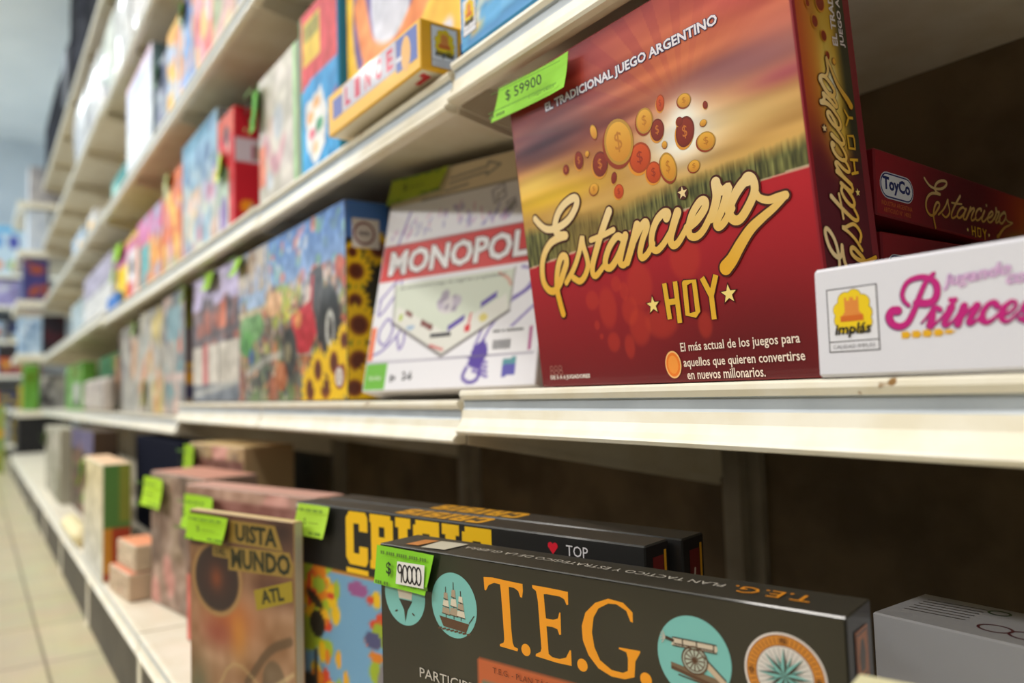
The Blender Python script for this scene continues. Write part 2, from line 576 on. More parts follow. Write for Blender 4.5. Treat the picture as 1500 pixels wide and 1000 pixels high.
def price_tag(parent, M, quad, h=0.004, curl=0.004, lines=True, price=None, label='lime green price tag', bright=None):
    """paper ticket; quad = four corners in the face frame M, clockwise from top left"""
    b = B(); o, ex, ey, n = M
    q = np.array(quad, float)
    col = np.array(LIME if bright is None else bright)
    N = 7
    S, T = np.meshgrid(np.linspace(0, 1, N), np.linspace(0, 1, N))
    P2 = (q[0] * ((1 - S) * (1 - T))[..., None] + q[1] * (S * (1 - T))[..., None] + q[2] * (S * T)[..., None] + q[3] * ((1 - S) * T)[..., None])
    lift = h + curl * (T ** 2) * 0.8 + curl * (S ** 4)
    P = o + P2[..., :1] * ex + P2[..., 1:] * ey + lift[..., None] * n
    idx = np.arange(N * N).reshape(N, N)
    F = [(idx[j + 1, i], idx[j + 1, i + 1], idx[j, i + 1], idx[j, i]) for j in range(N - 1) for i in range(N - 1)]
    b.add(P.reshape(-1, 3), col, F)
    b.add((P - 0.0004 * n).reshape(-1, 3), col * 0.97, [f[::-1] for f in F])
    if lines:
        ux = (q[1] - q[0]); uy = (q[0] - q[3])

        def on(s0, t0, s1, t1, txt, c=INK, bold=0.0):
            p = q[0] + ux * s0 - uy * t1
            L = np.linalg.norm(ux); Hh = np.linalg.norm(uy)
            a = math.atan2(ux[1], ux[0])
            b.text((o, ex, ey, n), txt, p[0], p[1], L * (s1 - s0), Hh * (t1 - t0), c, (lift.max() + 0.0003) / INK_H, bold, rot=a)
        on(*price)
        for k, (t0, s0, s1) in enumerate(((0.10, 0.12, 0.9), (0.80, 0.62, 0.95), (0.88, 0.05, 0.28))):
            txt = ('ESTANCIERO "HOY" (14003) TOYCO', 'Codigo: 14003', '--- -----')[k] if lines == 'full' else ('-- ---- ----- ---- ---', '--- ----', '--- --')[k]
            on(s0, t0, s1, t0 + 0.085, txt, C8(92, 130, 44))
        if lines == 'full':
            for t0 in (0.22, 0.76, 0.79):
                a_ = q[0] - uy * t0
                b.stroke((o, ex, ey, n), [a_ + ux * 0.02, a_ + ux * 0.97 - uy * 0.0], 0.0005, C8(84, 140, 40), (lift.max() + 0.0003) / INK_H, ends=False, smooth=False)
    t = b.build('price_tag', PAPER, parent)
    t['label'] = label
    return t


def game_box(name, M, W, D, H, base, label, cat='game box', group=None, mat=None, r=0.0015, tray=True, deco=None, **art):
    """standing card box: lid facing the aisle, tray showing behind it"""
    mat = mat or GLOSS
    root = empty(name, M, label, cat, group)
    b = B()
    Dl = D * 0.86 if tray else D
    fr = boxmesh(b, W, Dl, H, r, base, **art)
    if deco:
        deco(b, fr)
    b.build('lid', mat, root)
    if tray:
        b = B(); boxmesh(b, W - 0.003, D * 0.3, H - 0.003, 0.001, np.array(base) * 0.9 + 0.06, o=(0.0015, D * 0.7, 0.0015))
        b.build('tray', mat, root)
    return root, fr
# ---- the tall red game leaning at the shelf edge ------------------------------------------------
U = 1e-4
EST_S = [  # brush strokes of the lettering on the lid (0.1 mm in the lid's own frame), start width, end width in mm
    ([(246,1883),(316,1808),(419,1737),(546,1713),(691,1725),(824,1768),(929,1844),(978,1910),(965,1956),(892,1964),(762,1928),(655,1861),(590,1775),(575,1697),(626,1632),(732,1609)], 7.5, 9),
    ([(731,1605),(604,1602),(470,1575),(354,1493),(281,1381),(257,1260),(270,1155),(338,1074),(432,1053),(542,1120),(627,1228),(691,1318),(689,1388),(628,1398),(569,1337),(515,1224),(484,1067),(504,923),(536,788)], 8.5, 8),
    ([(652,1115),(800,1243),(920,1400),(991,1542),(992,1465),(1026,1334),(1029,1238),(961,1142),(873,1100),(782,1147)], 6.5, 7),
    ([(1433,1720),(1308,1559),(1194,1392),(1103,1237),(1092,1143),(1146,1126),(1256,1195)], 9, 6),
    ([(1121,1490),(1299,1505),(1466,1530)], 6, 6),
    ([(1590,1416),(1506,1458),(1385,1379),(1302,1263),(1302,1188),(1376,1177),(1500,1277),(1618,1429)], 7.5, 7.5),
    ([(1621,1447),(1533,1281),(1507,1194),(1560,1171),(1626,1221)], 8, 6),
    ([(1792,1513),(1708,1359),(1602,1189)], 9, 8),
    ([(1693,1344),(1813,1464),(1901,1521),(1917,1471),(1846,1370),(1790,1257),(1805,1198),(1882,1224),(1968,1306)], 8, 6),
    ([(2171,1507),(2193,1545),(2138,1556),(2048,1506),(1972,1400),(1952,1282),(2003,1236),(2091,1276),(2211,1381)], 8.5, 6),
    ([(2308,1529),(2239,1418),(2188,1310),(2212,1247),(2282,1268),(2384,1365)], 9, 6),
    ([(2396,1371),(2509,1415),(2615,1498),(2629,1559),(2574,1566),(2478,1486),(2419,1383),(2417,1302),(2487,1277),(2577,1321),(2687,1443)], 8, 6.5),
    ([(2764,1686),(2754,1555),(2671,1399)], 10, 8),
    ([(2770,1661),(2820,1603),(2890,1621),(2862,1562),(2797,1452),(2724,1356),(2737,1314),(2800,1338),(2901,1438)], 8, 6.5),
    ([(3096,1630),(3030,1615),(2922,1518),(2866,1422),(2897,1346),(2971,1339),(3077,1438),(3140,1537),(3132,1629),(3082,1660),(3030,1615)], 9, 7),
    ([(3140,1537),(3171,1470),(3253,1430),(3339,1433),(3411,1433)], 5.5, 7),
    ([(3410,1426),(3300,1362),(3170,1300),(3053,1233),(2940,1130),(2839,1022),(2763,964)], 5, 13),
]
GOLD_T, GOLD_B = C8(244, 216, 160), C8(232, 172, 44)


def est_logo(b, fr, T, s, top=GOLD_T, bot=GOLD_B, h=0.0005, line=C8(72, 22, 12)):
    """the script title; T maps lid coordinates (m) into the face, s = scale"""
    q_ = 1.0 if s == 1.0 else 0.8          # finer pen on the small prints
    for P, w0, w1 in EST_S:
        Q = np.array([T(a * U, c * U) for a, c in P])
        b.stroke(fr, Q, (w0 * q_ + 3.6 * q_) * s * 1e-3, line, h, w2=(w1 + 3.6) * q_ * s * 1e-3)
    for P, w0, w1 in EST_S:
        A = np.array([(a * U, c * U) for a, c in P])
        sp = spline(A)
        Q = np.array([T(*p) for p in sp])
        t = np.clip((sp[:, 1] - 0.095) / 0.075, 0, 1)
        n0 = b.n
        b.stroke(fr, Q, w0 * q_ * s * 1e-3, top, h + 0.0003, w2=w1 * q_ * s * 1e-3, smooth=False)
        # ink runs from pale cream at the top of the letters to gold at their feet
        k = len(Q); cc = np.array(bot) + t[:, None] * (np.array(top) - np.array(bot))
        b.c[-3] = np.concatenate([cc, cc]); b.c[-2] = np.tile(cc[0], (10, 1)); b.c[-1] = np.tile(cc[-1], (10, 1))
    d = T(0.2392, 0.1685)
    b.ell(fr, d[0], d[1], 0.0062 * s, 0.0062 * s, line, h); b.star(fr, d[0], d[1], 0.0058 * s, top, h + 0.0003)


def hoy(b, fr, T, s, h=0.0008):
    for P in ([(2045,923),(2062,588)], [(2178,923),(2178,543)], [(2049,744),(2180,744)], [(2287,892),(2280,612),(2371,600),(2402,625),(2400,898),(2287,892)],
              [(2493,914),(2572,745)], [(2647,917),(2572,745)], [(2572,760),(2573,540)]):
        A = np.array([T(a * U, c * U) for a, c in P])
        for w, c, dh in ((7.6, C8(70, 14, 14), 0.0), (5.4, C8(226, 176, 48), 0.0003)):
            b.stroke(fr, A, w * s * 1e-3, c, h - 0.0003 + dh, smooth=False, ends=(len(A) > 2))
    for a, c in ((0.1873, 0.0739), (0.2758, 0.0739)):
        p = T(a, c)
        b.star(fr, p[0], p[1], 0.0105 * s, C8(70, 14, 14), h - 0.0003); b.star(fr, p[0], p[1], 0.0082 * s, C8(246, 220, 130), h)


EW, EH = 0.367, 0.346
cv = Canvas(EW, EH, 300, 280, C8(170, 60, 40))
cv.vgrad(0.18, C8(206, 164, 84), 0.345, C8(168, 46, 40))
cv.glow(0.10, 0.285, 0.10, 0.05, C8(96, 34, 46), 0.55).glow(0.05, 0.262, 0.07, 0.018, C8(78, 40, 52), 0.85)
cv.glow(0.22, 0.28, 0.10, 0.05, C8(224, 116, 60), 0.7).glow(0.34, 0.33, 0.05, 0.03, C8(200, 52, 74), 0.8)
cv.glow(0.03, 0.225, 0.08, 0.016, C8(244, 206, 96), 0.9).glow(0.05, 0.205, 0.10, 0.012, C8(240, 196, 44), 0.9)
cv.glow(0.06, 0.258, 0.07, 0.014, C8(70, 40, 50), 0.6).glow(0.33, 0.252, 0.10, 0.014, C8(128, 74, 92), 0.75).glow(0.36, 0.275, 0.06, 0.014, C8(204, 104, 92), 0.6).glow(0.30, 0.215, 0.09, 0.016, C8(226, 190, 116), 0.8).glow(0.355, 0.235, 0.04, 0.008, C8(156, 52, 84), 0.7)
cv.glow(0.15, 0.255, 0.05, 0.012, C8(112, 50, 54), 0.6).glow(0.30, 0.262, 0.07, 0.010, C8(120, 74, 96), 0.5).glow(0.08, 0.312, 0.09, 0.016, C8(150, 36, 36), 0.7)
ang = np.arctan2(cv.y - 0.235, cv.x - 0.249)
rays = (np.sin(ang * 21 + 1.3) > 0.25) * np.clip((cv.y - 0.25) / 0.06, 0, 1)
cv.mix(rays * 0.30 * np.clip((0.31 - cv.x) / 0.1, 0.15, 1), C8(140, 20, 34))
cv.glow(0.245, 0.222, 0.060, 0.026, C8(250, 226, 186), 0.8).glow(0.243, 0.214, 0.034, 0.020, C8(255, 252, 244), 1.0).glow(0.249, 0.234, 0.018, 0.014, C8(255, 253, 246), 0.9)
st = (cv.noise(0.09, 0.008, 5) - 0.5)
cv.img = np.clip(cv.img + st[..., None] * 0.20 * np.array([1.0, 0.9, 0.7]), 0, 1)
gt = 0.182 + 0.010 * (np.clip(cv.x - 0.2, 0, 1) / 0.17) ** 2 * 0.6 - 0.006 * np.exp(-((cv.x - 0.15) / 0.05) ** 2) + (cv.noise(0.0022, 0.5, 8) - 0.5) * 0.003
g = np.clip((gt - cv.y) / 0.012, 0, 1)
gcol = np.array(C8(98, 98, 52)) + (cv.noise(0.0016, 0.014, 3)[..., None] - 0.5) * np.array(C8(110, 110, 70))
warm = np.exp(-((cv.x - 0.11) / 0.06) ** 2)[..., None] * 0.55
gcol = gcol * (1 - warm) + np.array(C8(150, 112, 48)) * warm
cv.img = cv.img * (1 - g[..., None]) + np.clip(gcol, 0, 1) * g[..., None]
redline = np.interp(cv.x, [0.0, 0.034e-1, 0.1117, 0.3172, 0.3644], [0.135, 0.1355, 0.1434, 0.1597, 0.161])
red = (cv.y < redline)
t = np.clip(cv.y / 0.15, 0, 1)[..., None] ** 0.9
rc = np.array(C8(104, 20, 24)) * (1 - t) + np.array(C8(186, 26, 38)) * t
rc = rc * (1 - 0.20 * np.exp(-((cv.x - 0.30) / 0.1) ** 2 - ((cv.y - 0.03) / 0.05) ** 2)[..., None])
cv.img = np.where(red[..., None], rc, cv.img)
cv.mix((np.abs(cv.y - redline) < 0.0009) * 0.7, C8(226, 200, 170))
for cx, cy, rx, ry in ((.102,.088,.010,.010),(.124,.078,.013,.021),(.172,.095,.017,.022),(.155,.072,.011,.014),(.166,.055,.014,.018),(.127,.043,.009,.010),(.149,.037,.007,.012),(.150,.092,.006,.009),(.232,.112,.018,.020),(.195,.058,.020,.016),(.105,.062,.004,.005),(.110,.05,.003,.003),(.246,.05,.008,.012),(.140,.10,.007,.008)):
    cv.ell(cx, cy, rx, ry, C8(206, 74, 38), 0.34, 0.3).ell(cx, cy, rx * .75, ry * .75, C8(176, 44, 34), 0.25, 0.3)
cv.mix(cv.x < 0.0022, C8(128, 24, 36)).mix(cv.x > EW - 0.0035, C8(140, 26, 38))

spn = Canvas(0.0690, EH, 60, 180, C8(86, 18, 30))
up = np.clip((spn.y - 0.148) / 0.03, 0, 1)
gl = np.exp(-((spn.x - 0.035) / 0.012) ** 2)
sky = (np.array(C8(186, 74, 30)) * (1 - np.clip(spn.x / 0.034, 0, 1))[..., None] + np.array(C8(214, 168, 52)) * np.clip(spn.x / 0.034, 0, 1)[..., None])
right = np.clip((spn.x - 0.047) / 0.012, 0, 1)[..., None]
sky = sky * (1 - right) + np.array(C8(58, 56, 36)) * right
spn.img = spn.img * (1 - up[..., None]) + sky * up[..., None]
spn.glow(0.036, 0.215, 0.010, 0.05, C8(250, 226, 120), 0.9).glow(0.040, 0.225, 0.006, 0.014, C8(255, 252, 230), 1.0)
spn.glow(0.008, 0.16, 0.02, 0.035, C8(96, 22, 34), 0.9)
COINS = [(1678,2342,204,237,0),(2041,2436,112,122,0),(2184,2308,87,105,1),(2498,2199,110,139,1),(2530,2465,80,64,0),(2714,2057,104,83,0),(1928,2123,149,149,2),(1386,2203,117,131,1),(1081,2320,70,99,1),(864,2279,52,56,1),(1350,2536,48,79,0),
         (2255,2530,53,79,2),(2750,2354,26,36,1),(2450,2303,41,44,1),(2261,1951,96,144,0),(2077,1947,100,106,2),(2554,1884,69,55,0),(1556,2023,40,61,1),(2708,2214,38,30,0),(2250,2155,32,35,0),(1217,2350,33,32,0),(1255,1985,70,62,0),(1600,1880,70,75,2)]
CT = [(C8(240, 180, 62), C8(150, 56, 20), C8(196, 124, 34)), (C8(146, 48, 24), C8(222, 150, 50), C8(206, 116, 44)), (C8(216, 86, 24), C8(230, 150, 44), C8(158, 50, 18))]


def est_deco(b, fr):
    f = fr['front']
    for a, c, rx, ry, k in sorted(COINS, key=lambda q: -q[4]):
        a, c, rx, ry = a * U, c * U, rx * U, ry * U
        face, rim, mark = CT[k]; rot = ((a * 977) % 1 - 0.5) * 0.7
        hb = 0.0003 + 0.00012 * (3 - k)
        b.ell(f, a - rx * 0.10, c - ry * 0.10, rx, ry, rim, hb, rot); b.ell(f, a, c, rx * 0.95, ry * 0.95, np.array(face) * 0.8, hb + 0.0001, rot)
        b.ell(f, a, c, rx * 0.82, ry * 0.82, face, hb + 0.0002, rot, col2=np.array(face) * (0.88, 0.78, 0.6))
        if rx > 0.005:
            b.text(f, '$', a - rx * 0.26, c - ry * 0.42, rx * 0.5, ry * 0.84, mark, hb + 0.0004)
    b.text(f, 'EL TRADICIONAL JUEGO ARGENTINO', 0.0645, 0.2924, 0.2335, 0.0126, C8(58, 52, 92), 0.0006, 0.085)
    b.text(f, 'EL TRADICIONAL JUEGO ARGENTINO', 0.0650, 0.2929, 0.2325, 0.0117, C8(240, 234, 244), 0.0009, 0.03)
    est_logo(b, f, lambda x, y: (x, y), 1.0, h=0.0011)
    hoy(b, f, lambda x, y: (x, y), 1.0)
    for k, (tx, x0, x1, y) in enumerate((('El m\u00e1s actual de los juegos para', .2148, .3385, .0275), ('aquellos que quieren convertirse', .2163, .3412, .0135), ('en nuevos millonarios.', .2190, .3030, .0010 + .0015))):
        b.text(f, tx, x0, y - (0.0018 if k < 2 else 0.0), x1 - x0, 0.0105 if k < 2 else 0.0086, C8(240, 222, 206), 0.0008, 0.012)
    b.ell(f, .2035, .0168, .0098, .0128, C8(244, 190, 120), 0.0005); b.ell(f, .2035, .0168, .0085, .0112, C8(232, 124, 40), 0.0007); b.ell(f, .2035, .0168, .0062, .0085, C8(240, 152, 62), 0.0009)
    b.text(f, 'DE 3 A 6 JUGADORES', .0180, .0070, .0670, .0056, C8(236, 226, 216), 0.0006, 0.03)
    for k in range(3):
        b.ring(f, .0215 + k * .0078, .0205, .0026, .0026, .0009, C8(170, 110, 100), 0.0006, 14); b.ring(f, .0215 + k * .0078, .0155, .0032, .0024, .0009, C8(170, 110, 100), 0.0006, 14)
    s = fr['right']
    T = lambda x, y: (0.0440 - (y - 0.125) * 0.56, 0.072 + (x - 0.0246) * 0.545)
    est_logo(b, s, T, 0.56, h=0.0007)
    T2 = lambda x, y: (0.0610 - (y - 0.054) * 0.30, 0.140 + (x - 0.1873) * 0.85)
    hoy(b, s, T2, 0.42)
    for k, (tx, L) in enumerate((('EL TRADICIONAL', 0.082), ('JUEGO ARGENTINO', 0.086))):
        b.text(s, tx, 0.0525 + k * 0.0105, 0.256, L, 0.0072, C8(232, 222, 226), 0.0006, 0.03, rot=math.pi / 2)
    for x, y, r, k in ((.028, .315, .0085, 0), (.034, .288, .0065, 1), (.024, .272, .0045, 1), (.034, .262, .004, 1), (.036, .247, .003, 1), (.044, .243, .0025, 0), (.017, .285, .003, 1), (.034, .330, .006, 1)):
        b.ell(s, x, y, r, r * 1.2, CT[k][1], 0.0004); b.ell(s, x, y, r * .82, r, CT[k][0], 0.0006)


est, efr = game_box('game_box', pose((-.697, .030, 0.001), (1, 0, 0), (0, -.1101, .9939)), EW, 0.0802, EH, C8(128, 24, 34),
                    'tall glossy red game box with flying gold coins, leaning out at the shelf edge', front=cv, right=spn,
                    top=C8(150, 60, 40), left=C8(120, 24, 30), deco=est_deco)
price_tag(est, efr['front'], [(-.0087, .3452), (.1224, .3382), (.1149, .3040), (-.0261, .3109)], 0.004, 0.006, 'full', (0.28, 0.33, 0.78, 0.66, '$ 59900', C8(26, 30, 24), 0.004), 'lime green price ticket reading 59900', C8(146, 214, 48))

# ---- two of the same red game lying flat behind it, ends toward the aisle -------------------------
def stack_face(L, Hh):
    c = Canvas(L, Hh, 120, 20, C8(150, 28, 40))
    c.glow(0.16, 0.03, 0.09, 0.09, C8(82, 20, 32), 0.9).glow(0.30, 0.035, 0.05, 0.05, C8(196, 92, 40), 0.9).glow(0.27, 0.008, 0.03, 0.010, C8(150, 140, 60), 0.9).glow(0.33, 0.02, 0.04, 0.02, C8(214, 170, 80), 0.7)
    return c


def stack_deco(b, fr):
    s = fr['right']
    
    for w_, c_, h_ in ((.0235, C8(206, 206, 216), .0004), (.0215, C8(36, 44, 110), .0006), (.0190, C8(232, 234, 240), .0008)):
        b.stroke(s, [(.0185, .0280), (.0500, .0280)], w_, c_, h_, smooth=False)
    b.text(s, 'ToyCo', .0115, .0205, .0445, .0150, C8(28, 38, 104), .0011, 0.04)
    b.text(s, 'INDUSTRIA ARGENTINA', .0085, .0098, .0500, .0040, C8(206, 110, 48), .0005); b.text(s, 'ARTICULO N\u00ba 14003', .0115, .0040, .0440, .0040, C8(206, 110, 48), .0005)
    T = lambda x, y: (0.082 + (x - 0.0246) * 0.56, 0.0195 + (y - 0.125) * 0.40)
    est_logo(b, s, T, 0.40, C8(214, 184, 130), C8(196, 140, 50), 0.0005)
    T2 = lambda x, y: (0.160 + (x - 0.1873) * 0.50, 0.0015 + (y - 0.054) * 0.28)
    hoy(b, s, T2, 0.28)


t = 0.033
for k, (o, a, lab) in enumerate((((-.640, .120, .1372), t, 'topmost red game box lying flat behind the tall one, badge on its end'),
                                 ((-.636, .118, .0640), 0.0, 'second red box of the flat stack, mostly hidden by the white pink-lettered box'))):
    M = Matrix(((1, 0, 0, o[0]), (0, math.cos(a), math.sin(a), o[1]), (0, -math.sin(a), math.cos(a), o[2] + Z0), (0, 0, 0, 1)))
    root, fr = game_box('game_box', M, 0.297, 0.362, 0.058, C8(132, 24, 36), lab, tray=False, right=stack_face(0.362, 0.058), top=C8(150, 60, 44), deco=stack_deco,
                        group=None)
M = pose((-.641, .121, .001)); root, fr = game_box('game_box', M, 0.297, 0.355, 0.060, C8(132, 24, 36), 'red box at the very bottom of the flat stack behind the white pink-lettered box', tray=False, deco=stack_deco)

# ---- white box with pink lettering -----------------------------------------------------------------
PR = {'p1': [(672,443),(642,479),(636,530),(670,591),(729,613),(792,607),(841,572),(854,518),(834,464),(788,445),(726,455)],
      'p2': [(837,625),(790,582),(750,509),(710,421),(662,340),(609,314),(559,334),(539,380),(561,418),(598,418)],
      'r0': [(746,326),(783,364),(817,407)],
      'r': [(826,413),(814,361),(799,306)],
      'r2': [(824,409),(844,414),(863,397)],
      'i0': [(807,306),(835,317),(920,403)],
      'i': [(930,405),(904,353),(881,310),(897,295),(935,322)],
      'n0': [(935,322),(1001,398)],
      'n1': [(1005,406),(982,352),(961,299)],
      'n3': [(970,319),(1028,375),(1071,401)],
      'n2': [(1077,400),(1049,352),(1024,307),(1039,296),(1088,329)],
      'c': [(1186,385),(1170,408),(1136,397),(1105,354),(1098,311),(1126,295),(1160,312),(1196,345)],
      'e': [(1203,328),(1249,343),(1283,375),(1281,400),(1261,404),(1224,375),(1202,328),(1210,298),(1239,292),(1298,341)],
      's': [(1344,388),(1322,358),(1343,314),(1330,290),(1301,302)]}


def implas(b, fr, x, y, w, hgt, h=0.0005, full=True):
    """square badge: yellow cloud with an orange castle tower, name under it"""
    def P(q): return [(x + a * w, y + c * hgt) for a, c in q]
    b.rect(fr, x, y, x + w, y + hgt, C8(70, 66, 76), h); m = w * 0.022
    b.rect(fr, x + m, y + m, x + w - m, y + hgt * 0.165 - m / 2, C8(228, 228, 236), h + .0002); b.rect(fr, x + m, y + hgt * 0.165 + m / 2, x + w - m, y + hgt - m, C8(230, 230, 238), h + .0002)
    for s_, c in ((1.0, C8(60, 50, 24)), (0.94, C8(240, 206, 24))):
        for cx, cy, r in ((.30, .50, .17), (.27, .66, .15), (.38, .80, .16), (.55, .84, .15), (.70, .74, .16), (.74, .58, .16), (.74, .44, .15), (.50, .55, .30), (.5, .7, .22), (.32, .40, .14), (.66, .38, .14)):
            b.ell(fr, x + cx * w, y + cy * hgt, r * w * s_, r * w * s_, c, h + (.0004 if s_ == 1 else .0006), n=20)
    b.poly(fr, P([(.27, .47), (.30, .56), (.36, .62), (.36, .84), (.40, .84), (.40, .79), (.46, .79), (.46, .84), (.54, .84), (.54, .79), (.60, .79), (.60, .84), (.64, .84), (.64, .62), (.70, .56), (.72, .47)]), C8(226, 140, 60), h + .0008)
    b.rect(fr, x + .27 * w, y + .47 * hgt, x + .72 * w, y + .56 * hgt, C8(214, 108, 32), h + .0010)
    b.text(fr, 'impl\u00e1s', x + .14 * w, y + .22 * hgt, .72 * w, .22 * hgt, C8(40, 34, 24), h + .0012, 0.03, 0.2)
    if full:
        b.text(fr, 'CALIDAD IMPL\u00c1S', x + .09 * w, y + .055 * hgt, .82 * w, .075 * hgt, C8(120, 120, 130), h + .0005)


def prin_deco(b, fr):
    f = fr['front']
    implas(b, f, .0098, .0170, .0368, .0442)
    MG = C8(196, 30, 126)
    for k, w0, w1 in (('p1', 2.2, 5.0), ('p2', 2.6, 5.6), ('r0', 1.0, 1.6), ('r', 3.0, 5.0), ('r2', 2.0, 3.0), ('i0', 1.2, 1.2), ('i', 4.6, 1.4), ('n0', 1.2, 1.2), ('n1', 4.2, 4.2), ('n3', 1.4, 2.2), ('n2', 4.4, 1.4), ('c', 3.6, 1.6), ('e', 1.8, 1.6), ('s', 3.4, 3.0)):
        P = np.array(PR[k]) * U
        b.stroke(f, P + (-.0004, -.0006), w0 * 1e-3 + .0006, C8(120, 80, 130), .0004, w2=w1 * 1e-3 + .0006)
        b.stroke(f, P, w0 * 1e-3, MG, .0007, w2=w1 * 1e-3)
    for k in 'ce':          # the swelling of the round letters
        P = np.array(PR[k][2:7] if k == 'c' else PR[k][4:9]) * U
        b.stroke(f, P[:3], 2.4e-3, MG, .0008, w2=4.4e-3); b.stroke(f, P[2:], 4.4e-3, MG, .0008, w2=1.8e-3)
    for dx in (-.0012, .0012):
        b.ell(f, .0941 + dx, .0448, .0017, .0017, MG, .0008, n=12)
    b.poly(f, [(.0913, .0443), (.0969, .0443), (.0941, .0408)], MG, .0008)
    b.text(f, 'jugando', .0885, .0505, .0395, .0105, C8(176, 120, 190), .0004, 0.05, 0.35, 0.08); b.text(f, 'jugando', .0888, .0508, .0390, .0099, C8(226, 190, 226), .0007, 0.015, 0.35, 0.08)
    b.text(f, 'con', .1240, .0500, .0160, .0062, C8(176, 120, 190), .0004, 0.05, 0.35); b.text(f, 'con', .1242, .0502, .0156, .0058, C8(226, 190, 226), .0007, 0.015, 0.35)
    for k in range(5):
        x = .0645 + k * .0068; r = .0024 if k < 4 else .0015
        b.ell(f, x - .0003, .0256, .0026 if k < 4 else .0014, r, C8(232, 176, 30), .0005, n=12); b.poly(f, [(x - .0032, .0256 - r), (x + .0036, .0256), (x - .0032, .0256 + r)], C8(232, 176, 30), .0005)


prin, pfr = game_box('game_box', pose((-.3195, -.012, 0.001)), 0.31, 0.13, 0.0765, C8(226, 226, 236), 'low white box with magenta script lettering at the right end of the shelf', tray=False, r=0.0022, deco=prin_deco)

# ---- white game box with the red banner ----------------------------------------------------------------
MW, MH = 0.326, 0.369
mc = Canvas(MW, MH, 130, 140, C8(232, 232, 240))
mc.rect(0, 0.317, MW, MH, C8(228, 214, 188))  # beige band; its tone takes up part of the upper shelf's shadow
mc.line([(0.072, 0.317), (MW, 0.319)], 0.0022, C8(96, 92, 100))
rs = random.Random(3)
for k in range(70):          # sketchy skyline drawn in blue and violet ink
    x = 0.012 + rs.random() * 0.24; y = 0.252 + rs.random() * 0.045 * (1 - abs(x - 0.13) / 0.16)
    mc.line([(x, y), (x + rs.uniform(-.006, .008), y + rs.uniform(.002, .016))], 0.0018, rs.choice([C8(90, 84, 170), C8(120, 110, 190), C8(176, 130, 190), C8(200, 120, 170)]), 0.8)
PU = C8(84, 60, 160)
for P in ([(.012, .215), (.03, .24), (.05, .30)], [(.010, .150), (.048, .185), (.048, .165), (.014, .125), (.012, .150)], [(.02, .10), (.035, .118), (.048, .10), (.035, .075), (.02, .085), (.02, .10)], [(.008, .058), (.03, .065), (.055, .085), (.07, .10), (.075, .08), (.068, .066), (.06, .085)],
          [(.285, .175), (.31, .165), (.295, .14), (.275, .13), (.322, .15)], [(.262, .12), (.30, .14), (.318, .16)], [(.275, .085), (.316, .118)], [(.262, .115), (.238, .085), (.222, .055)], [(.235, .11), (.225, .085), (.215, .06)]):
    mc.line(P, 0.0032, PU, 0.85, smooth=True)
mc.poly([(.213, .06), (.232, .072), (.243, .05), (.228, .028), (.206, .034)], PU)
for k in range(4):
    mc.line([(.205 + k * .004, .046 - k * .007), (.240 + k * .001, .036 - k * .007)], 0.0034, PU)
mc.line([(.205, .03), (.20, .016), (.212, .008), (.226, .012), (.230, .026)], 0.005, PU, smooth=True)
mc.rect(0.004, 0.182, MW - 0.003, 0.2445, C8(206, 46, 44)).line([(0.004, 0.2445), (MW, 0.2445)], 0.0018, C8(120, 60, 60))
brd = [(.040, .175), (.273, .175), (.270, .110), (.1544, .0505), (.0470, .109)]
mc.poly(brd, C8(206, 214, 200)).mix(np.clip((0.12 - mc.y) / 0.07, 0, 1) * 0, C8(0, 0, 0))
mc.poly([(.0470, .109), (.1544, .0505), (.270, .110), (.262, .136), (.1544, .088), (.052, .137)], C8(222, 222, 216))
for P, c in (([(.070, .130), (.086, .122), (.086, .115), (.070, .122)], C8(120, 54, 50)), ([(.105, .112), (.130, .100), (.130, .091), (.105, .102)], C8(120, 54, 50)), ([(.160, .096), (.190, .112), (.190, .103), (.160, .087)], C8(84, 60, 160)), ([(.218, .128), (.246, .142), (.246, .133), (.218, .119)], C8(84, 60, 160))):
    mc.poly(P, c)
mc.line([(brd[4]), (brd[3]), (brd[2])], 0.0034, C8(70, 62, 64)).line([brd[2], brd[1]], 0.002, C8(120, 116, 116)).line([brd[0], brd[4]], 0.002, C8(120, 116, 116))
mc.ell(.198, .090, .006, .006, C8(206, 30, 44)).line([(.199, .094), (.202, .112)], .003, C8(206, 60, 70)).ell(.225, .104, .008, .006, C8(214, 196, 90), .8).ell(.085, .100, .009, .004, C8(140, 170, 206), .8).ell(.062, .118, .004, .006, C8(170, 190, 60), .9)
mc.line([(.130, .068), (.155, .060)], .003, C8(200, 60, 60)).ell(.155, .130, .020, .014, C8(206, 200, 206), .9).blobs([C8(180, 170, 190), C8(150, 140, 160)], 10, 4, .42, .32, .54, .40, .02)
mc.line([(.245, .170), (.262, .160), (.268, .150)], .003, C8(206, 90, 70), .8, True)
mc.line([(.004, .0475), (.318, .0455)], .0016, C8(110, 104, 130))
mc.rect(.002, .050, .012, .105, C8(232, 110, 50)).rect(.002, .004, .048, .044, C8(110, 184, 58)).rect(.308, .05, .313, .085, C8(170, 50, 130))
mc.poly([(.268, .014), (.290, .016), (.290, .036), (.268, .034)], C8(92, 88, 176)).poly([(.268, .030), (.290, .033), (.290, .042), (.268, .039)], C8(90, 150, 160))
for x0, y0, sz in ((.222, .285, .020), (.250, .268, .013)):
    q = [(x0, y0), (x0 + sz, y0 + sz * .4), (x0 + sz * .7, y0 + sz * 1.5), (x0 - sz * .35, y0 + sz * 1.1), (x0, y0)]
    mc.line(q, .0016, C8(104, 104, 130)).ell(x0 + sz * .3, y0 + sz * .7, .0022, .0022, C8(40, 40, 60)).ell(x0 + sz * .6, y0 + sz * .9, .0022, .0022, C8(40, 40, 60)).ell(x0 + sz * .25, y0 + sz * .35, .002, .002, C8(40, 40, 60))
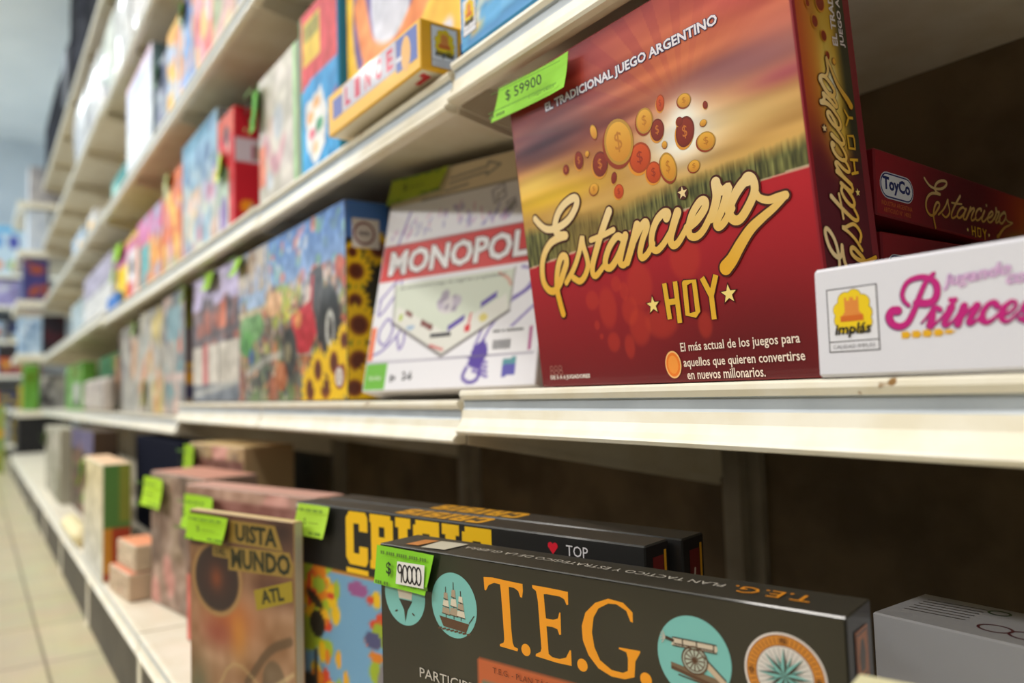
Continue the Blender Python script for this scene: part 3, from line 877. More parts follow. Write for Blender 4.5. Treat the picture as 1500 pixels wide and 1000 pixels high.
for P in ([(.126, .337), (.20, .343), (.2, .337), (.225, .35), (.2, .36), (.2, .352), (.126, .346)], [(.118, .325), (.165, .329)]):
    mc.line(P, .0022, C8(84, 86, 96))


def mono_deco(b, fr):
    f = fr['front']
    b.text(f, 'MONOPOLY', .018, .1890, .312, .0470, C8(120, 30, 30), .0004, 0.07); b.text(f, 'MONOPOLY', .020, .1910, .307, .0430, C8(238, 238, 242), .0008, 0.032)
    b.text(f, '\u00a1El emocionante juego de negociar propiedades!', .052, .163, .205, .0075, C8(70, 70, 74), .0005)
    b.rect(f, .240, .0480, .305, .0860, C8(236, 236, 242), .0004)
    b.text(f, '----- -- -----------', .246, .0790, .052, .0040, C8(70, 70, 80), .0007)
    for k in range(16):
        b.rect(f, .2475 + k * .0020, .054, .2475 + k * .0020 + (.0013 if k % 3 else .0008), .068, C8(50, 50, 60), .0007)
    b.text(f, 'familiar', .0120, .0180, .0280, .0085, C8(224, 240, 210), .0005)
    b.text(f, '8+', .057, .014, .012, .012, C8(60, 60, 66), .0005, 0.03); b.text(f, '2-6', .082, .016, .020, .014, C8(60, 60, 66), .0005, 0.03)
    b.text(f, '------', .128, .0800, .040, .0065, C8(70, 70, 74), .0005, 0.03)


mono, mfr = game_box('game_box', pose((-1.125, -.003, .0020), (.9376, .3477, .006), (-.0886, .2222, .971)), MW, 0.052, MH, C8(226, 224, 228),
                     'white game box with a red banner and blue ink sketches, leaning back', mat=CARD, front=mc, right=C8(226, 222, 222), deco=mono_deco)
price_tag(mono, mfr['front'], [(-.002, .3665), (.125, .3660), (.112, .326), (-.004, .318)], 0.003, 0.004, True, (0.30, 0.38, 0.66, 0.64, '$ -----', C8(70, 74, 40), 0.0), bright=C8(170, 190, 52))

# ---- puzzle with sunflowers -----------------------------------------------------------------------------
def flower(c, x, y, r, sx=1.0):
    for k in range(14):
        a = k * math.pi / 7
        c.ell(x + math.cos(a) * r * .62 * sx, y + math.sin(a) * r * .62, r * .42 * sx, r * .16, C8(240, 196, 20), 1, .3, a)
    c.ell(x, y, r * .50 * sx, r * .50, C8(150, 84, 24)).ell(x, y, r * .36 * sx, r * .36, C8(96, 44, 22))


SW, SH = 0.634, 0.336
pc = Canvas(SW, SH, 170, 110, C8(120, 150, 200))
pc.vgrad(0.15, C8(176, 190, 214), 0.33, C8(74, 120, 190))
pc.mix(np.clip((0.235 + (pc.noise(.03, .5, 2) - .5) * .05 - pc.y) / .02, 0, 1), C8(150, 150, 160))
pc.blobs([C8(224, 120, 90), C8(120, 170, 170), C8(210, 214, 220), C8(92, 130, 160), C8(200, 140, 160), C8(140, 190, 150)], 60, 11, .36, .58, 1, .96, .035, .8)
pc.mix(np.clip((0.205 + (pc.noise(.05, .5, 6) - .5) * .05 - pc.y) / .015, 0, 1), C8(112, 96, 76))
pc.blobs([C8(176, 128, 100), C8(206, 160, 130), C8(140, 152, 84), C8(196, 196, 110), C8(96, 80, 70), C8(210, 100, 70), C8(120, 110, 120), C8(220, 200, 190)], 150, 12, .05, .30, 1, .68, .05, .85)
pc.blobs([C8(190, 190, 60), C8(170, 180, 70)], 14, 13, .42, .50, .58, .64, .06, .9)
pc.rect(.0, .0, .63, .10, C8(100, 98, 84)).blobs([C8(120, 140, 90), C8(190, 120, 70), C8(170, 90, 60), C8(80, 76, 70), C8(90, 120, 76)], 60, 14, 0, 0, .8, .33, .07, .85)
pc.blobs([C8(150, 110, 84), C8(96, 90, 80), C8(190, 170, 150), C8(120, 70, 60), C8(140, 150, 120), C8(206, 150, 110), C8(70, 80, 90)], 260, 17, 0, .02, 1, .66, .022, .85)
pc.ell(.10, .165, .09, .036, C8(104, 150, 84)).ell(.25, .200, .06, .026, C8(210, 160, 110)).ell(.06, .130, .05, .03, C8(84, 150, 58))
pc.line([(.06, .062), (.20, .088), (.36, .095), (.47, .09)], .016, C8(170, 168, 160), .8, True)
pc.poly([(.36, .165), (.47, .185), (.50, .125), (.46, .09), (.40, .09), (.37, .12)], C8(190, 40, 52)).poly([(.46, .235), (.53, .245), (.545, .12), (.50, .10), (.49, .15)], C8(76, 72, 74)).line([(.48, .225), (.47, .17), (.485, .13)], .012, C8(196, 40, 52))
pc.ell(.555, .14, .052, .062, C8(48, 46, 46)).ell(.560, .125, .020, .034, C8(196, 196, 190)).ell(.562, .125, .012, .022, C8(70, 66, 64)).ell(.35, .095, .042, .05, C8(66, 64, 60)).ell(.34, .095, .018, .02, C8(160, 150, 120))
pc.ell(.40, .155, .02, .018, C8(216, 140, 80)).ell(.10, .098, .018, .018, C8(40, 84, 150)).ell(.30, .05, .035, .03, C8(170, 100, 60))
pc.rect(.0, .24, .20, .334, C8(190, 176, 160)).blobs([C8(206, 190, 170), C8(160, 130, 110), C8(150, 160, 190)], 24, 15, .0, .72, .3, 1, .06, .8).rect(.06, .205, .20, .238, C8(150, 172, 204)).line([(.0, .196), (.16, .197), (.215, .215), (.222, .26), (.215, .336)], .011, C8(190, 174, 140), 1, True)
pc.mottle(.012, .012, 41, .22).mottle(.03, .03, 42, .14)
for x, y, r in ((.46, .02, .045), (.535, .03, .055), (.50, .055, .04), (.60, .045, .05), (.62, .10, .03), (.575, .065, .04)):
    flower(pc, x, y, r)
ps = Canvas(0.0800, SH, 40, 120, C8(44, 42, 30))
ps.mix(ps.y > .272, C8(72, 120, 196)).rect(0, 0, .03, .25, C8(110, 130, 50))
for x, y, r in ((.018, .215, .030), (.016, .165, .026), (.022, .125, .036), (.020, .065, .036), (.04, .025, .034), (.012, .02, .03), (.06, .255, .03), (.052, .045, .03), (.012, .247, .018)):
    flower(ps, x, y, r)


def puz_deco(b, fr):
    s = fr['right']
    b.rect(s, .012, .255, .062, .305, C8(232, 228, 224), .0004)
    for r, c, h in ((.0200, C8(120, 30, 44), .0006), (.0160, C8(226, 220, 216), .0008)):
        b.ell(s, .034, .280, r, r, c, h)
    b.text(s, '------', .0245, .2765, .019, .0065, C8(120, 110, 120), .0010)
    f = fr['front']
    b.ell(f, .598, .040, .021, .021, C8(150, 70, 70), .0006); b.ell(f, .598, .040, .016, .016, C8(220, 214, 206), .0008); b.text(f, 'O', .592, .032, .012, .016, C8(130, 60, 60), .001)


puz, zfr = game_box('puzzle_box', pose((-1.819, .0, -.0105)), SW, 0.094, SH, C8(70, 64, 50), 'large picture puzzle box with a red tractor and sunflowers down its edge', 'puzzle box', front=pc, right=ps, deco=puz_deco, top=C8(80, 120, 180))
price_tag(puz, zfr['front'], [(-.012, .333), (.075, .333), (.055, .296), (-.055, .296)], .003, .010, True, (.4, .3, .8, .6, '$ -----', INK, 0.0))

# ---- black war game ----------------------------------------------------------------------------------------
TW, TH, TD = 0.4473, 0.289, 0.052
TG = dict(
 T=[(1397,-151),(1501,-141),(1668,-147),(1842,-151),(1844,-209),(1832,-267),(1812,-264),(1792,-217),(1748,-197),(1687,-196),(1692,-331),(1701,-544),(1713,-663),(1728,-691),(1772,-701),(1763,-724),(1665,-721),(1566,-718),(1567,-700),(1610,-679),(1619,-650),(1610,-467),(1596,-253),(1588,-189),(1520,-185),(1455,-213),(1421,-265),(1404,-261),(1400,-202)],
 E=[(1945,-145),(2065,-144),(2215,-146),(2315,-149),(2314,-251),(2298,-256),(2276,-213),(2231,-198),(2100,-198),(2066,-203),(2073,-302),(2082,-397),(2158,-395),(2205,-377),(2222,-326),(2233,-327),(2232,-502),(2214,-507),(2197,-465),(2146,-455),(2085,-460),(2093,-593),(2098,-680),(2135,-699),(2209,-699),(2274,-675),(2313,-610),(2327,-610),(2327,-730),(2189,-735),(1959,-725),(1964,-706),(2013,-679),(2024,-650),(2013,-460),(2002,-269),(1986,-189),(1948,-169)],
 G=[(2914,-292),(2915,-216),(2834,-156),(2701,-145),(2577,-195),(2480,-286),(2440,-395),(2446,-508),(2496,-613),(2585,-696),(2704,-733),(2821,-729),(2909,-696),(2922,-578),(2968,-503),(2968,-491),(2781,-499),(2780,-511),(2845,-523),(2858,-567),(2853,-659),(2809,-684),(2706,-683),(2603,-630),(2554,-539),(2536,-429),(2556,-312),(2606,-234),(2699,-182),(2774,-177),(2860,-213),(2893,-287)])
tc = Canvas(TW, TH, 110, 80, C8(45, 42, 33))
tc.mottle(.10, .05, 21, .05).mix(np.clip((.105 - tc.x) / .03, 0, 1) * .5, C8(28, 27, 24)).glow(.085, TH - .02, .03, .03, C8(30, 52, 26), .5)  # left end painted darker for the uneven reflection in the film
tc.rect(.129, TH - .20, .236, TH - .086, C8(196, 96, 52)).rect(.133, TH - .19, .232, TH - .106, C8(110, 118, 96))
TEAL = C8(124, 196, 192)


def teg_deco(b, fr):
    o, ex, ey, n = fr['front']
    f = (o + ey * TH, ex, ey, n)              # measured down from the top edge
    OR = C8(246, 160, 26)
    for k in 'TEG':
        b.poly(f, np.array(TG[k]) * U, OR, .0005)
    for x, y in ((.1857, -.0694), (.2433, -.0702), (.3008, -.0690)):
        b.ell(f, x, y, .0050, .0050, OR, .0005, n=20)
    BR, LN = C8(92, 62, 44), C8(62, 48, 40)
    for cx in (.0353, .1018, .3405):
        b.ell(f, cx, -.0455, .0287, .0292, TEAL, .0004, n=48)
    # ship
    x, y = .1018, -.0455
    b.poly(f, [(x - .019, y - .012), (x + .019, y - .014), (x + .015, y - .022), (x - .014, y - .021)], BR, .0007)
    for mx, hh in ((-.010, .020), (.0, .024), (.009, .019)):
        b.stroke(f, [(x + mx, y - .012), (x + mx, y - .012 + hh * 1.35)], .0010, LN, .0007, smooth=False)
        for q in range(3):
            w = .0052 - q * .0012; yy = y - .009 + q * hh * .34
            b.poly(f, [(x + mx - w, yy), (x + mx + w, yy - .0008), (x + mx + w * .8, yy + hh * .27), (x + mx - w * .8, yy + hh * .27)], C8(226, 216, 196) if (q + int(mx * 1e3)) % 2 else C8(176, 158, 136), .0009)
            b.stroke(f, [(x + mx - w, yy), (x + mx + w, yy - .0008)], .0007, LN, .0011, smooth=False)
    for k in range(8):
        b.stroke(f, [(x - .020 + k * .0052, y - .0235), (x - .0165 + k * .0052, y - .0225)], .0016, BR, .0008, smooth=False)
    b.stroke(f, [(x + .019, y - .013), (x + .025, y - .006)], .0009, LN, .0008, smooth=False)
    # balloon-like bundle on the left roundel (mostly under the ticket)
    x = .0353
    b.poly(f, [(x - .013, -.030), (x + .013, -.030), (x + .010, -.0495), (x - .008, -.0495)], C8(222, 214, 200), .0007)
    b.poly(f, [(x - .008, -.0505), (x + .011, -.0505), (x + .004, -.0600), (x + .0005, -.0715), (x - .001, -.0600)], C8(44, 40, 36), .0008)
    for q in (-.011, .011):
        b.stroke(f, [(x + q, -.0620), (x + q * 1.2, -.0630)], .0016, LN, .0008, smooth=False)
    # cannon
    x, y = .3405, -.0455
    b.poly(f, [(x - .017, y + .0060), (x + .017, y + .0062), (x + .019, y + .0085), (x + .018, y + .0122), (x - .016, y + .0118)], C8(214, 200, 180), .0007)
    b.stroke(f, [(x - .016, y + .0095), (x - .021, y + .0105)], .0026, LN, .0008, smooth=False)
    for q in ((x - .016, y + .0060, x + .018, y + .0064), (x - .016, y + .0118, x + .018, y + .0120), (x - .008, y + .0060, x - .008, y + .0118), (x + .003, y + .0060, x + .003, y + .0118), (x + .016, y + .0062, x + .016, y + .0120), (x - .015, y + .0075, x + .016, y + .0078)):
        b.stroke(f, [q[:2], q[2:]], .0009, LN, .0009, smooth=False)
    b.stroke(f, [(x + .005, y + .002), (x + .022, y - .012)], .0050, C8(206, 184, 158), .0007, smooth=False); b.stroke(f, [(x + .006, y + .004), (x + .024, y - .011)], .0010, LN, .0009, smooth=False)
    b.poly(f, [(x - .018, y - .0060), (x - .018, y - .0105), (x + .006, y - .0165), (x + .024, y - .0185), (x + .024, y - .0120)], C8(122, 100, 78), .0006); b.poly(f, [(x - .018, y - .0085), (x - .018, y - .0110), (x + .024, y - .0190), (x + .024, y - .0168)], BR, .0007); b.stroke(f, [(x - .012, y - .0140), (x + .024, y - .0190)], .0010, LN, .0008, smooth=False)
    b.ell(f, x + .001, y - .0015, .0104, .0100, C8(190, 200, 186), .0008, n=28); b.ring(f, x + .001, y - .0015, .0098, .0094, .0012, BR, .0010, 28); b.ring(f, x + .001, y - .0015, .0078, .0075, .0008, BR, .0010, 28)
    for k in range(12):
        a = k * math.pi / 6
        b.stroke(f, [(x + .001, y - .0015), (x + .001 + math.cos(a) * .0078, y - .0015 + math.sin(a) * .0078)], .0009, BR, .0010, smooth=False, ends=False)
    b.ell(f, x + .001, y - .0015, .0016, .0016, BR, .0012, n=10)
    for k in range(5):
        a = 2.0 + k * .5
        b.stroke(f, [(x - .022, y + .0105), (x - .022 + math.cos(a) * .004, y + .0105 + math.sin(a) * .005)], .0007, C8(200, 190, 180), .0008, smooth=False)
    # compass rose
    x, y = .4063, -.0440
    for r, c, h in ((.0276, C8(236, 226, 222), .0004), (.0262, C8(128, 74, 36), .0006), (.0256, C8(214, 138, 48), .0008), (.0196, C8(128, 74, 36), .0010), (.0189, C8(226, 220, 216), .0012)):
        b.ell(f, x, y, r, r, c, h, n=48)
    for k in range(48):
        a = k * math.pi / 24
        b.stroke(f, [(x + math.cos(a) * .0205, y + math.sin(a) * .0205), (x + math.cos(a) * .0245, y + math.sin(a) * .0245)], .0006, C8(150, 88, 36), .0010, smooth=False, ends=False)
    for k in range(32):
        a = k * math.pi / 16
        b.stroke(f, [(x, y), (x + math.cos(a) * .0180, y + math.sin(a) * .0180)], .0003, C8(120, 120, 116), .0013, smooth=False, ends=False)
    for k in list(range(1, 16, 2)) + list(range(0, 16, 2)):
        a = math.pi / 2 + k * math.pi / 8; r = .0182 if k % 2 == 0 else .0150; w = .0040 if k % 2 == 0 else .0030
        for sgn, c in ((1, TEAL), (-1, C8(62, 60, 54))):
            b.poly(f, [(x, y), (x + math.cos(a) * r, y + math.sin(a) * r), (x + math.cos(a + sgn * .33) * w * 1.55, y + math.sin(a + sgn * .33) * w * 1.55)], c, .0015 + (.0003 if k % 2 == 0 else 0))
    for t_, a in (('N', 90), ('E', 0), ('O', 180)):
        a = math.radians(a)
        b.text(f, t_, x + math.cos(a) * .0226 - .0018, y + math.sin(a) * .0226 - .0020, .0036, .0040, C8(96, 52, 24), .0014, .03)
    b.text(f, 'PARTICIPE', .0550, -.1190, .0700, .0090, C8(206, 200, 192), .0005)
    b.text(f, 'T.E.G. - PLAN T\u00c1CTICO', .1480, -.0960, .0800, .0062, C8(120, 52, 24), .0008)
    # top edge, lettered for a reader on the other side
    tp = fr['top']
    b.text(tp, 'PLAN TACTICO Y ESTRATEGICO DE LA GUERRA', .353, .0330, .262, .0085, C8(196, 190, 180), .0005, 0.0, 0.0, math.pi)
    b.text(tp, 'T.E.G.', .4180, .0350, .0580, .0170, C8(228, 146, 30), .0005, 0.0, 0.0, math.pi)
    b.poly(tp, [(.0530, .0060), (.0822, .0090), (.0844, .0400), (.0500, .0370)], C8(224, 218, 198), .0006)
    b.poly(tp, [(.0290, .0080), (.0450, .0100), (.0470, .0370), (.0300, .0340)], C8(222, 142, 62), .0005)
    s = fr['right']
    b.rect(s, .0135, TH - .046, .0400, TH - .0130, C8(206, 112, 36), .0004); b.rect(s, .0152, TH - .0440, .0383, TH - .0150, C8(70, 42, 24), .0006); b.rect(s, .0164, TH - .0428, .0371, TH - .0162, C8(214, 120, 40), .0008)
    b.poly(s, [(.022, TH - .040), (.031, TH - .040), (.033, TH - .030), (.030, TH - .020), (.024, TH - .020), (.020, TH - .030)], C8(84, 60, 40), .0010)


GLOSS2 = print_mat('loose_shrink_wrap', 0.4, 0.9, 0.10, 0.55, 7.0)
teg, tfr = game_box('game_box', pose((-.716, -.167, -.150 - TH), yaw(.2623)), TW, TD, TH, C8(38, 36, 32), 'black game box with big orange serif letters and round teal pictures', mat=GLOSS2, tray=False, r=0.0009, front=tc, top=C8(44, 42, 38), right=C8(32, 30, 30), deco=teg_deco)
f0 = (tfr['front'][0] + tfr['front'][2] * TH,) + tfr['front'][1:]
tg = price_tag(teg, f0, [(-.0005, -.0012), (.0822, -.0021), (.0700, -.0404), (-.0048, -.0390)], .0035, .0015, True, (0.24, 0.36, 0.33, 0.72, '$', INK, 0.02), 'lime green price ticket with 90000 on a white sticker', C8(140, 214, 44))
b = B()
bo, bx_, by_, bn = f0
fs = (bo + bn * .0063, bx_, by_, bn)
b.poly(fs, [(.0330, -.0128), (.0712, -.0122), (.0690, -.0340), (.0300, -.0345)], C8(236, 234, 230), .0010)
for k, dx in enumerate((.0365, .0440, .0505, .0568, .0628)):
    if k == 0:
        b.ring(fs, dx, -.0195, .0026, .0038, .0017, C8(24, 22, 24), .0014, 20); b.stroke(fs, [(dx + .0026, -.0190), (dx + .0020, -.0315)], .0017, C8(24, 22, 24), .0014, smooth=False)
    else:
        b.ring(fs, dx, -.0235, .0032, .0080, .0017, C8(24, 22, 24), .0014, 24)
b.build('handwritten_sticker', PAPER, tg)['label'] = 'white sticker with hand-inked 90000'

# ---- map game behind it -----------------------------------------------------------------------------------------
CW, CH, CD = 0.536, 0.299, 0.040
cc = Canvas(CW, CH, 130, 80, C8(34, 33, 32))
q = CH - .081
cc.mix(cc.y < q, C8(112, 160, 196)).mix((np.abs(cc.y - q) < .0022), C8(190, 130, 30))
for cx, cy, n, sd, sx in ((.040, q - .035, 70, 1, .034), (.06, q - .16, 50, 2, .034), (.165, q - .055, 8, 3, .012), (.30, q - .05, 50, 4, .07), (.42, q - .10, 50, 5, .06), (.20, q - .17, 26, 6, .03)):
    r = random.Random(sd)
    for _ in range(n):
        cc.ell(cx + r.gauss(0, sx * .6), cy + r.gauss(0, .026), .005 + r.random() * .010, .004 + r.random() * .010, r.choice([C8(226, 164, 28), C8(232, 178, 40), C8(214, 124, 34), C8(156, 176, 44), C8(206, 72, 44), C8(230, 186, 30)]), 1, .3)
cc.mix(cc.y > q + .003, C8(34, 33, 32))
cc.ell(.170, q - .062, .013, .014, C8(150, 172, 48)).ell(.178, q - .115, .012, .022, C8(130, 124, 130)).ell(.05, q - .02, .014, .010, C8(150, 172, 52)).ell(.028, q - .03, .006, .022, C8(214, 80, 40)).ell(.030, q - .088, .018, .014, C8(152, 170, 46), 1, .3, -.6).ell(.045, q - .070, .016, .017, C8(44, 40, 32)).ell(.040, q - .040, .020, .007, C8(50, 42, 30), 1, .3, -.5).ell(.025, q - .150, .020, .016, C8(48, 48, 44)).line([(.041, q - .105), (.040, q - .17)], .006, C8(44, 44, 46)).ell(.130, q - .015, .020, .009, C8(150, 84, 140)).ell(.028, q - .172, .016, .010, C8(196, 60, 60)).ell(.012, q - .085, .013, .02, C8(150, 170, 48)).ell(.158, q - .07, .016, .010, C8(78, 80, 120))
cc.mix(cc.x < .006, C8(196, 190, 176))
YL = C8(242, 192, 28)


def slab_letters(b, f, x, y, hgt, word, w, gap, col, h=.0005, th=.36):
    for ch in word:
        ww = w if ch != 'I' else w * .62
        s = ww * th; t_ = hgt * .22
        R_ = lambda a0, c0, a1, c1: b.rect(f, x + a0, y + c0, x + a1, y + c1, col, h)
        if ch == 'C':
            b.poly(f, [(x + t_ * .5, y), (x + ww - t_ * .3, y), (x + ww, y + t_ * .4), (x + ww, y + hgt * .36), (x + ww * .62, y + hgt * .36), (x + ww * .62, y + t_), (x + s, y + t_), (x + s, y + hgt - t_), (x + ww * .62, y + hgt - t_), (x + ww * .62, y + hgt * .64), (x + ww, y + hgt * .64), (x + ww, y + hgt - t_ * .4), (x + ww - t_ * .3, y + hgt), (x + t_ * .5, y + hgt), (x, y + hgt - t_ * .6), (x, y + t_ * .6)], col, h)
        elif ch == 'R':
            R_(0, 0, s * 1.25, t_ * .7); R_(s * .15, 0, s * 1.1, hgt); R_(0, hgt - t_ * .7, s, hgt); R_(s, hgt - t_, ww * .9, hgt); R_(s, hgt * .42, ww * .9, hgt * .42 + t_ * .8); R_(ww - s, hgt * .46, ww, hgt - t_ * .35); R_(ww - s * 1.05, 0, ww, hgt * .44)
        elif ch == 'I':
            R_(0, 0, ww, t_ * .8); R_(0, hgt - t_ * .8, ww, hgt); R_(ww * .2, 0, ww * .8, hgt)
        elif ch == 'S':
            R_(t_ * .3, hgt - t_, ww, hgt); R_(0, hgt * .42, s, hgt - t_ * .4); R_(0, hgt * .40, ww * .95, hgt * .40 + t_); R_(ww - s, t_ * .4, ww, hgt * .56); R_(0, 0, ww - t_ * .3, t_); R_(0, 0, s, hgt * .3); R_(ww - s, hgt * .68, ww, hgt)
        x += ww + gap


def cri_deco(b, fr):
    o, ex, ey, n = fr['front']; f = (o + ey * CH, ex, ey, n)
    slab_letters(b, f, .1090, -.0672, .0640, 'CRISIS', .0425, .0045, YL, .0006)
    b.rect(f, .1093, -.0775, .1520, -.0715, YL, .0006)
    b.text(f, 'TOP', .450, -.0180, .0250, .0100, C8(220, 216, 220), .0006, .0); b.ell(f, .4312, -.0105, .0032, .0032, C8(210, 30, 50), .0006, n=14); b.ell(f, .4368, -.0105, .0032, .0032, C8(210, 30, 50), .0006, n=14); b.poly(f, [(.4282, -.0118), (.4398, -.0118), (.4340, -.0185)], C8(210, 30, 50), .0006)
    tp = fr['top']
    slab_letters(b, (tp[0] + tp[1] * .33 + tp[2] * .036, -tp[1], -tp[2], tp[3]), 0, 0, .030, 'CRISIS', .022, .004, C8(222, 160, 40), .0005)
    s = fr['right']
    b.rect(s, .012, CH - .20, .030, CH - .012, C8(110, 30, 30), .0004); b.rect(s, .031, CH - .20, .035, CH - .008, C8(222, 160, 30), .0004)
    b.stroke(s, [(.021, CH - .03), (.019, CH - .045), (.023, CH - .06)], .003, C8(214, 200, 190), .0006)


for k, (off, lab) in enumerate(((0.0, 'black and yellow map game with slab lettering, behind the orange-lettered black box'), (0.044, 'black map game with a yellow edge, rearmost of the black boxes on the bottom shelf'))):
    ex = Vector(yaw(.2409)); d = Vector((0, 0, 1)).cross(ex)
    p = Vector((-1.009, -.151, -.140 - CH)) + d * off + ex * (0.012 * k)
    root, fr = game_box('game_box', pose(p, ex), CW, CD, CH, C8(36, 35, 34), lab, tray=False, front=cc if k == 0 else None, top=C8(58, 52, 46), right=C8(30, 26, 26), deco=cri_deco)
    if k == 0:
        f0 = (fr['front'][0] + fr['front'][2] * CH,) + fr['front'][1:]
        price_tag(root, f0, [(.0110, -.0010), (.0848, -.0006), (.0735, -.0407), (-.0027, -.0423)], .003, .004, True, (.42, .40, .84, .62, '$ -----', C8(96, 120, 40), 0.0), bright=C8(178, 220, 60))

# ---- old-map game -------------------------------------------------------------------------------------------------
QW, QH, QD = 0.2454, 0.279, 0.016
qc = Canvas(QW, QH, 90, 90, C8(150, 112, 82))
qc.mottle(.05, .04, 31, .18).mottle(.016, .016, 32, .10)
qc.mix(qc.y > QH - .05, C8(104, 72, 58)).glow(.22, QH - .015, .03, .02, C8(60, 44, 40), .9).glow(.20, QH - .09, .05, .02, C8(80, 48, 44), .8)
qc.glow(.10, QH - .14, .06, .03, C8(176, 90, 50), .8).glow(.12, QH - .16, .02, .03, C8(206, 140, 50), .7).glow(.07, QH - .165, .04, .02, C8(140, 62, 50), .7)
qc.ell(.069, QH - .091, .062, .052, C8(166, 130, 82), 1, .08).ell(.069, QH - .091, .054, .045, C8(50, 38, 38), 1, .08).glow(.069, QH - .091, .014, .014, C8(150, 80, 40), .9).glow(.069, QH - .091, .04, .03, C8(96, 44, 40), .4)
qc.line([(.14, QH - .22), (.19, QH - .17), (.235, QH - .15)], .012, C8(84, 66, 48), .7, True).ell(.20, QH - .21, .025, .03, C8(80, 70, 54), .6).line([(.12, QH - .26), (.24, QH - .19)], .006, C8(200, 176, 130), .7).glow(.02, QH - .25, .03, .04, C8(90, 100, 78), .7)
qc.line([(.05, QH - .275), (.11, QH - .20), (.2, QH - .235)], .004, C8(186, 160, 110), .6, True)


def qui_deco(b, fr):
    o, ex, ey, n = fr['front']; f = (o + ey * QH, ex, ey, n)
    LB = C8(150, 122, 58); DK = C8(40, 42, 24)
    b.poly(f, [(.100, -.0385), (.105, -.0080), (.206, -.0080), (.222, -.0385)], LB, .0004); b.text(f, 'UISTA', .116, -.0355, .094, .0240, DK, .0006, .04)
    b.poly(f, [(.099, -.0760), (.100, -.0440), (.236, -.0390), (.244, -.0560), (.241, -.0700)], LB, .0005); b.text(f, 'MUNDO', .106, -.0725, .132, .0270, DK, .0008, .04, 0, .03)
    b.rect(f, .060, -.0610, .100, -.0460, LB, .0004); b.text(f, 'DEL', .066, -.0580, .028, .0090, DK, .0006, .03)
    b.poly(f, [(.158, -.0960), (.240, -.0740), (.242, -.0990), (.164, -.1215)], C8(156, 136, 36), .0004); b.text(f, 'ATL', .176, -.1120, .050, .0180, DK, .0006, .04, 0, .24)


qui, qfr = game_box('game_box', pose((-1.199, -.243, -.160 - QH), yaw(.3063)), QW, QD, QH, C8(170, 140, 100), 'brown old-map game with a dark compass dial, left of the yellow map game', front=qc, top=C8(222, 196, 140), right=C8(198, 192, 178), deco=qui_deco)
f0 = (qfr['front'][0] + qfr['front'][2] * QH,) + qfr['front'][1:]
price_tag(qui, f0, [(.0026, -.0050), (.1085, -.0050), (.0979, -.0409), (-.0029, -.0418)], .003, .004, True, (.34, .38, .78, .62, '$ -----', C8(84, 110, 30), 0.0), bright=C8(160, 210, 24))

# ---- white carton and pale box at the right end of the bottom shelf -------------------------------------------------
def carton_deco(b, fr):
    tp = fr['top']
    for k in range(6):
        b.stroke(tp, [(.012, .030 + k * .008), (.060, .034 + k * .008)], .0020, C8(96, 90, 84), .0005, smooth=False, ends=False)
    for cx, cy, r, c in ((.085, .028, .012, C8(90, 40, 44)), (.108, .026, .012, C8(90, 40, 44)), (.115, .055, .009, C8(70, 62, 62)), (.130, .056, .009, C8(70, 62, 62)), (.070, .072, .008, C8(60, 80, 50))):
        b.ring(tp, cx, cy, r, r * .8, .0022, c, .0005, 24)
    b.text(fr['front'], '------', .045, .165, .028, .008, C8(60, 60, 64), .0005, .02, 0, -1.2)
    b.ring(fr['front'], .098, .135, .010, .010, .0028, C8(190, 150, 60), .0005, 24)


root, fr = game_box('carton', pose((-.374, .130, -.440), yaw(0.0)), 0.33, 0.088, 0.240, C8(176, 175, 178), 'white shrink-wrapped carton at the right end of the bottom shelf', 'carton', tray=False, deco=carton_deco)


def pale_deco(b, fr):
    b.ell(fr['top'], .035, .026, .010, .007, C8(232, 130, 40), .0005)


ex = Vector(yaw(.30)); d = Vector((0, 0, 1)).cross(ex)
p = Vector((-.252, -.093, -.440)) - d * .052
game_box('game_box', pose(p, ex), 0.30, 0.052, 0.275, C8(226, 220, 180), 'pale cream box before the white carton, only its top corner in view', tray=False, deco=pale_deco)
# ------------------------------------------------------------------ the out-of-focus rest of the shelves
def pack(name, label, cat, o, W, D, H, base, art=None, side=None, top=None, a=0.0, tags=(), group=None, mat=None, nx=34, ny=40, lean=0.0, r=0.003, bulge=0.0):
    """one box in one mesh, with paper price tickets as children; art/side paint a Canvas"""
    ex = yaw(a)
    M = pose(o, ex, (-math.sin(a) * math.sin(lean), math.cos(a) * math.sin(lean), math.cos(lean)))
    kw = {}
    if art:
        c = Canvas(W, H, nx, ny, base, r); art(c); c.mottle(W / 9, H / 11, int(W * 7919) % 97, .16).mottle(W / 22, H / 22, int(H * 7919) % 89, .14); kw['front'] = c
    if side is not None:
        if callable(side):
            c = Canvas(D, H, 12, ny, base, r); side(c); kw['right'] = c
        else:
            kw['right'] = side
    if top is not None:
        kw['top'] = top
    b = B(); fr = boxmesh(b, W, D, H, r, base, **kw)
    if bulge:                     # film-wrapped pack: its face swells outward
        P = b.v[0]
        P[:, 1] -= bulge * np.clip(1 - (2 * P[:, 0] / W - 1) ** 2, 0, 1) * np.clip(1 - (2 * P[:, 2] / H - 1) ** 2, 0, 1)
    ob = b.build(name, mat or CARD, None, M)
    if bulge:
        ob.data.polygons.foreach_set('use_smooth', [k < (nx - 1) * (ny - 1) for k in range(len(ob.data.polygons))])
    tag(ob, label, cat, group)
    for t in tags:
        x, y, w, h = t[:4]
        q = [(x, y), (x + w, y), (x + w, y - h), (x, y - h)]
        price_tag(ob, fr['front'], q, .004, .012, True, (.25, .3, .8, .62, '$ -----', INK, 0.0), bright=t[4] if len(t) > 4 else C8(160, 210, 40))
    return ob


def blobart(pal, n, seed, size=.16, extra=None, box=(0, 0, 1, 1)):
    def f(c):
        c.blobs([np.array(p) for p in pal], n, seed, *box, size=size)
        if extra:
            extra(c)
    return f


G_ = C8
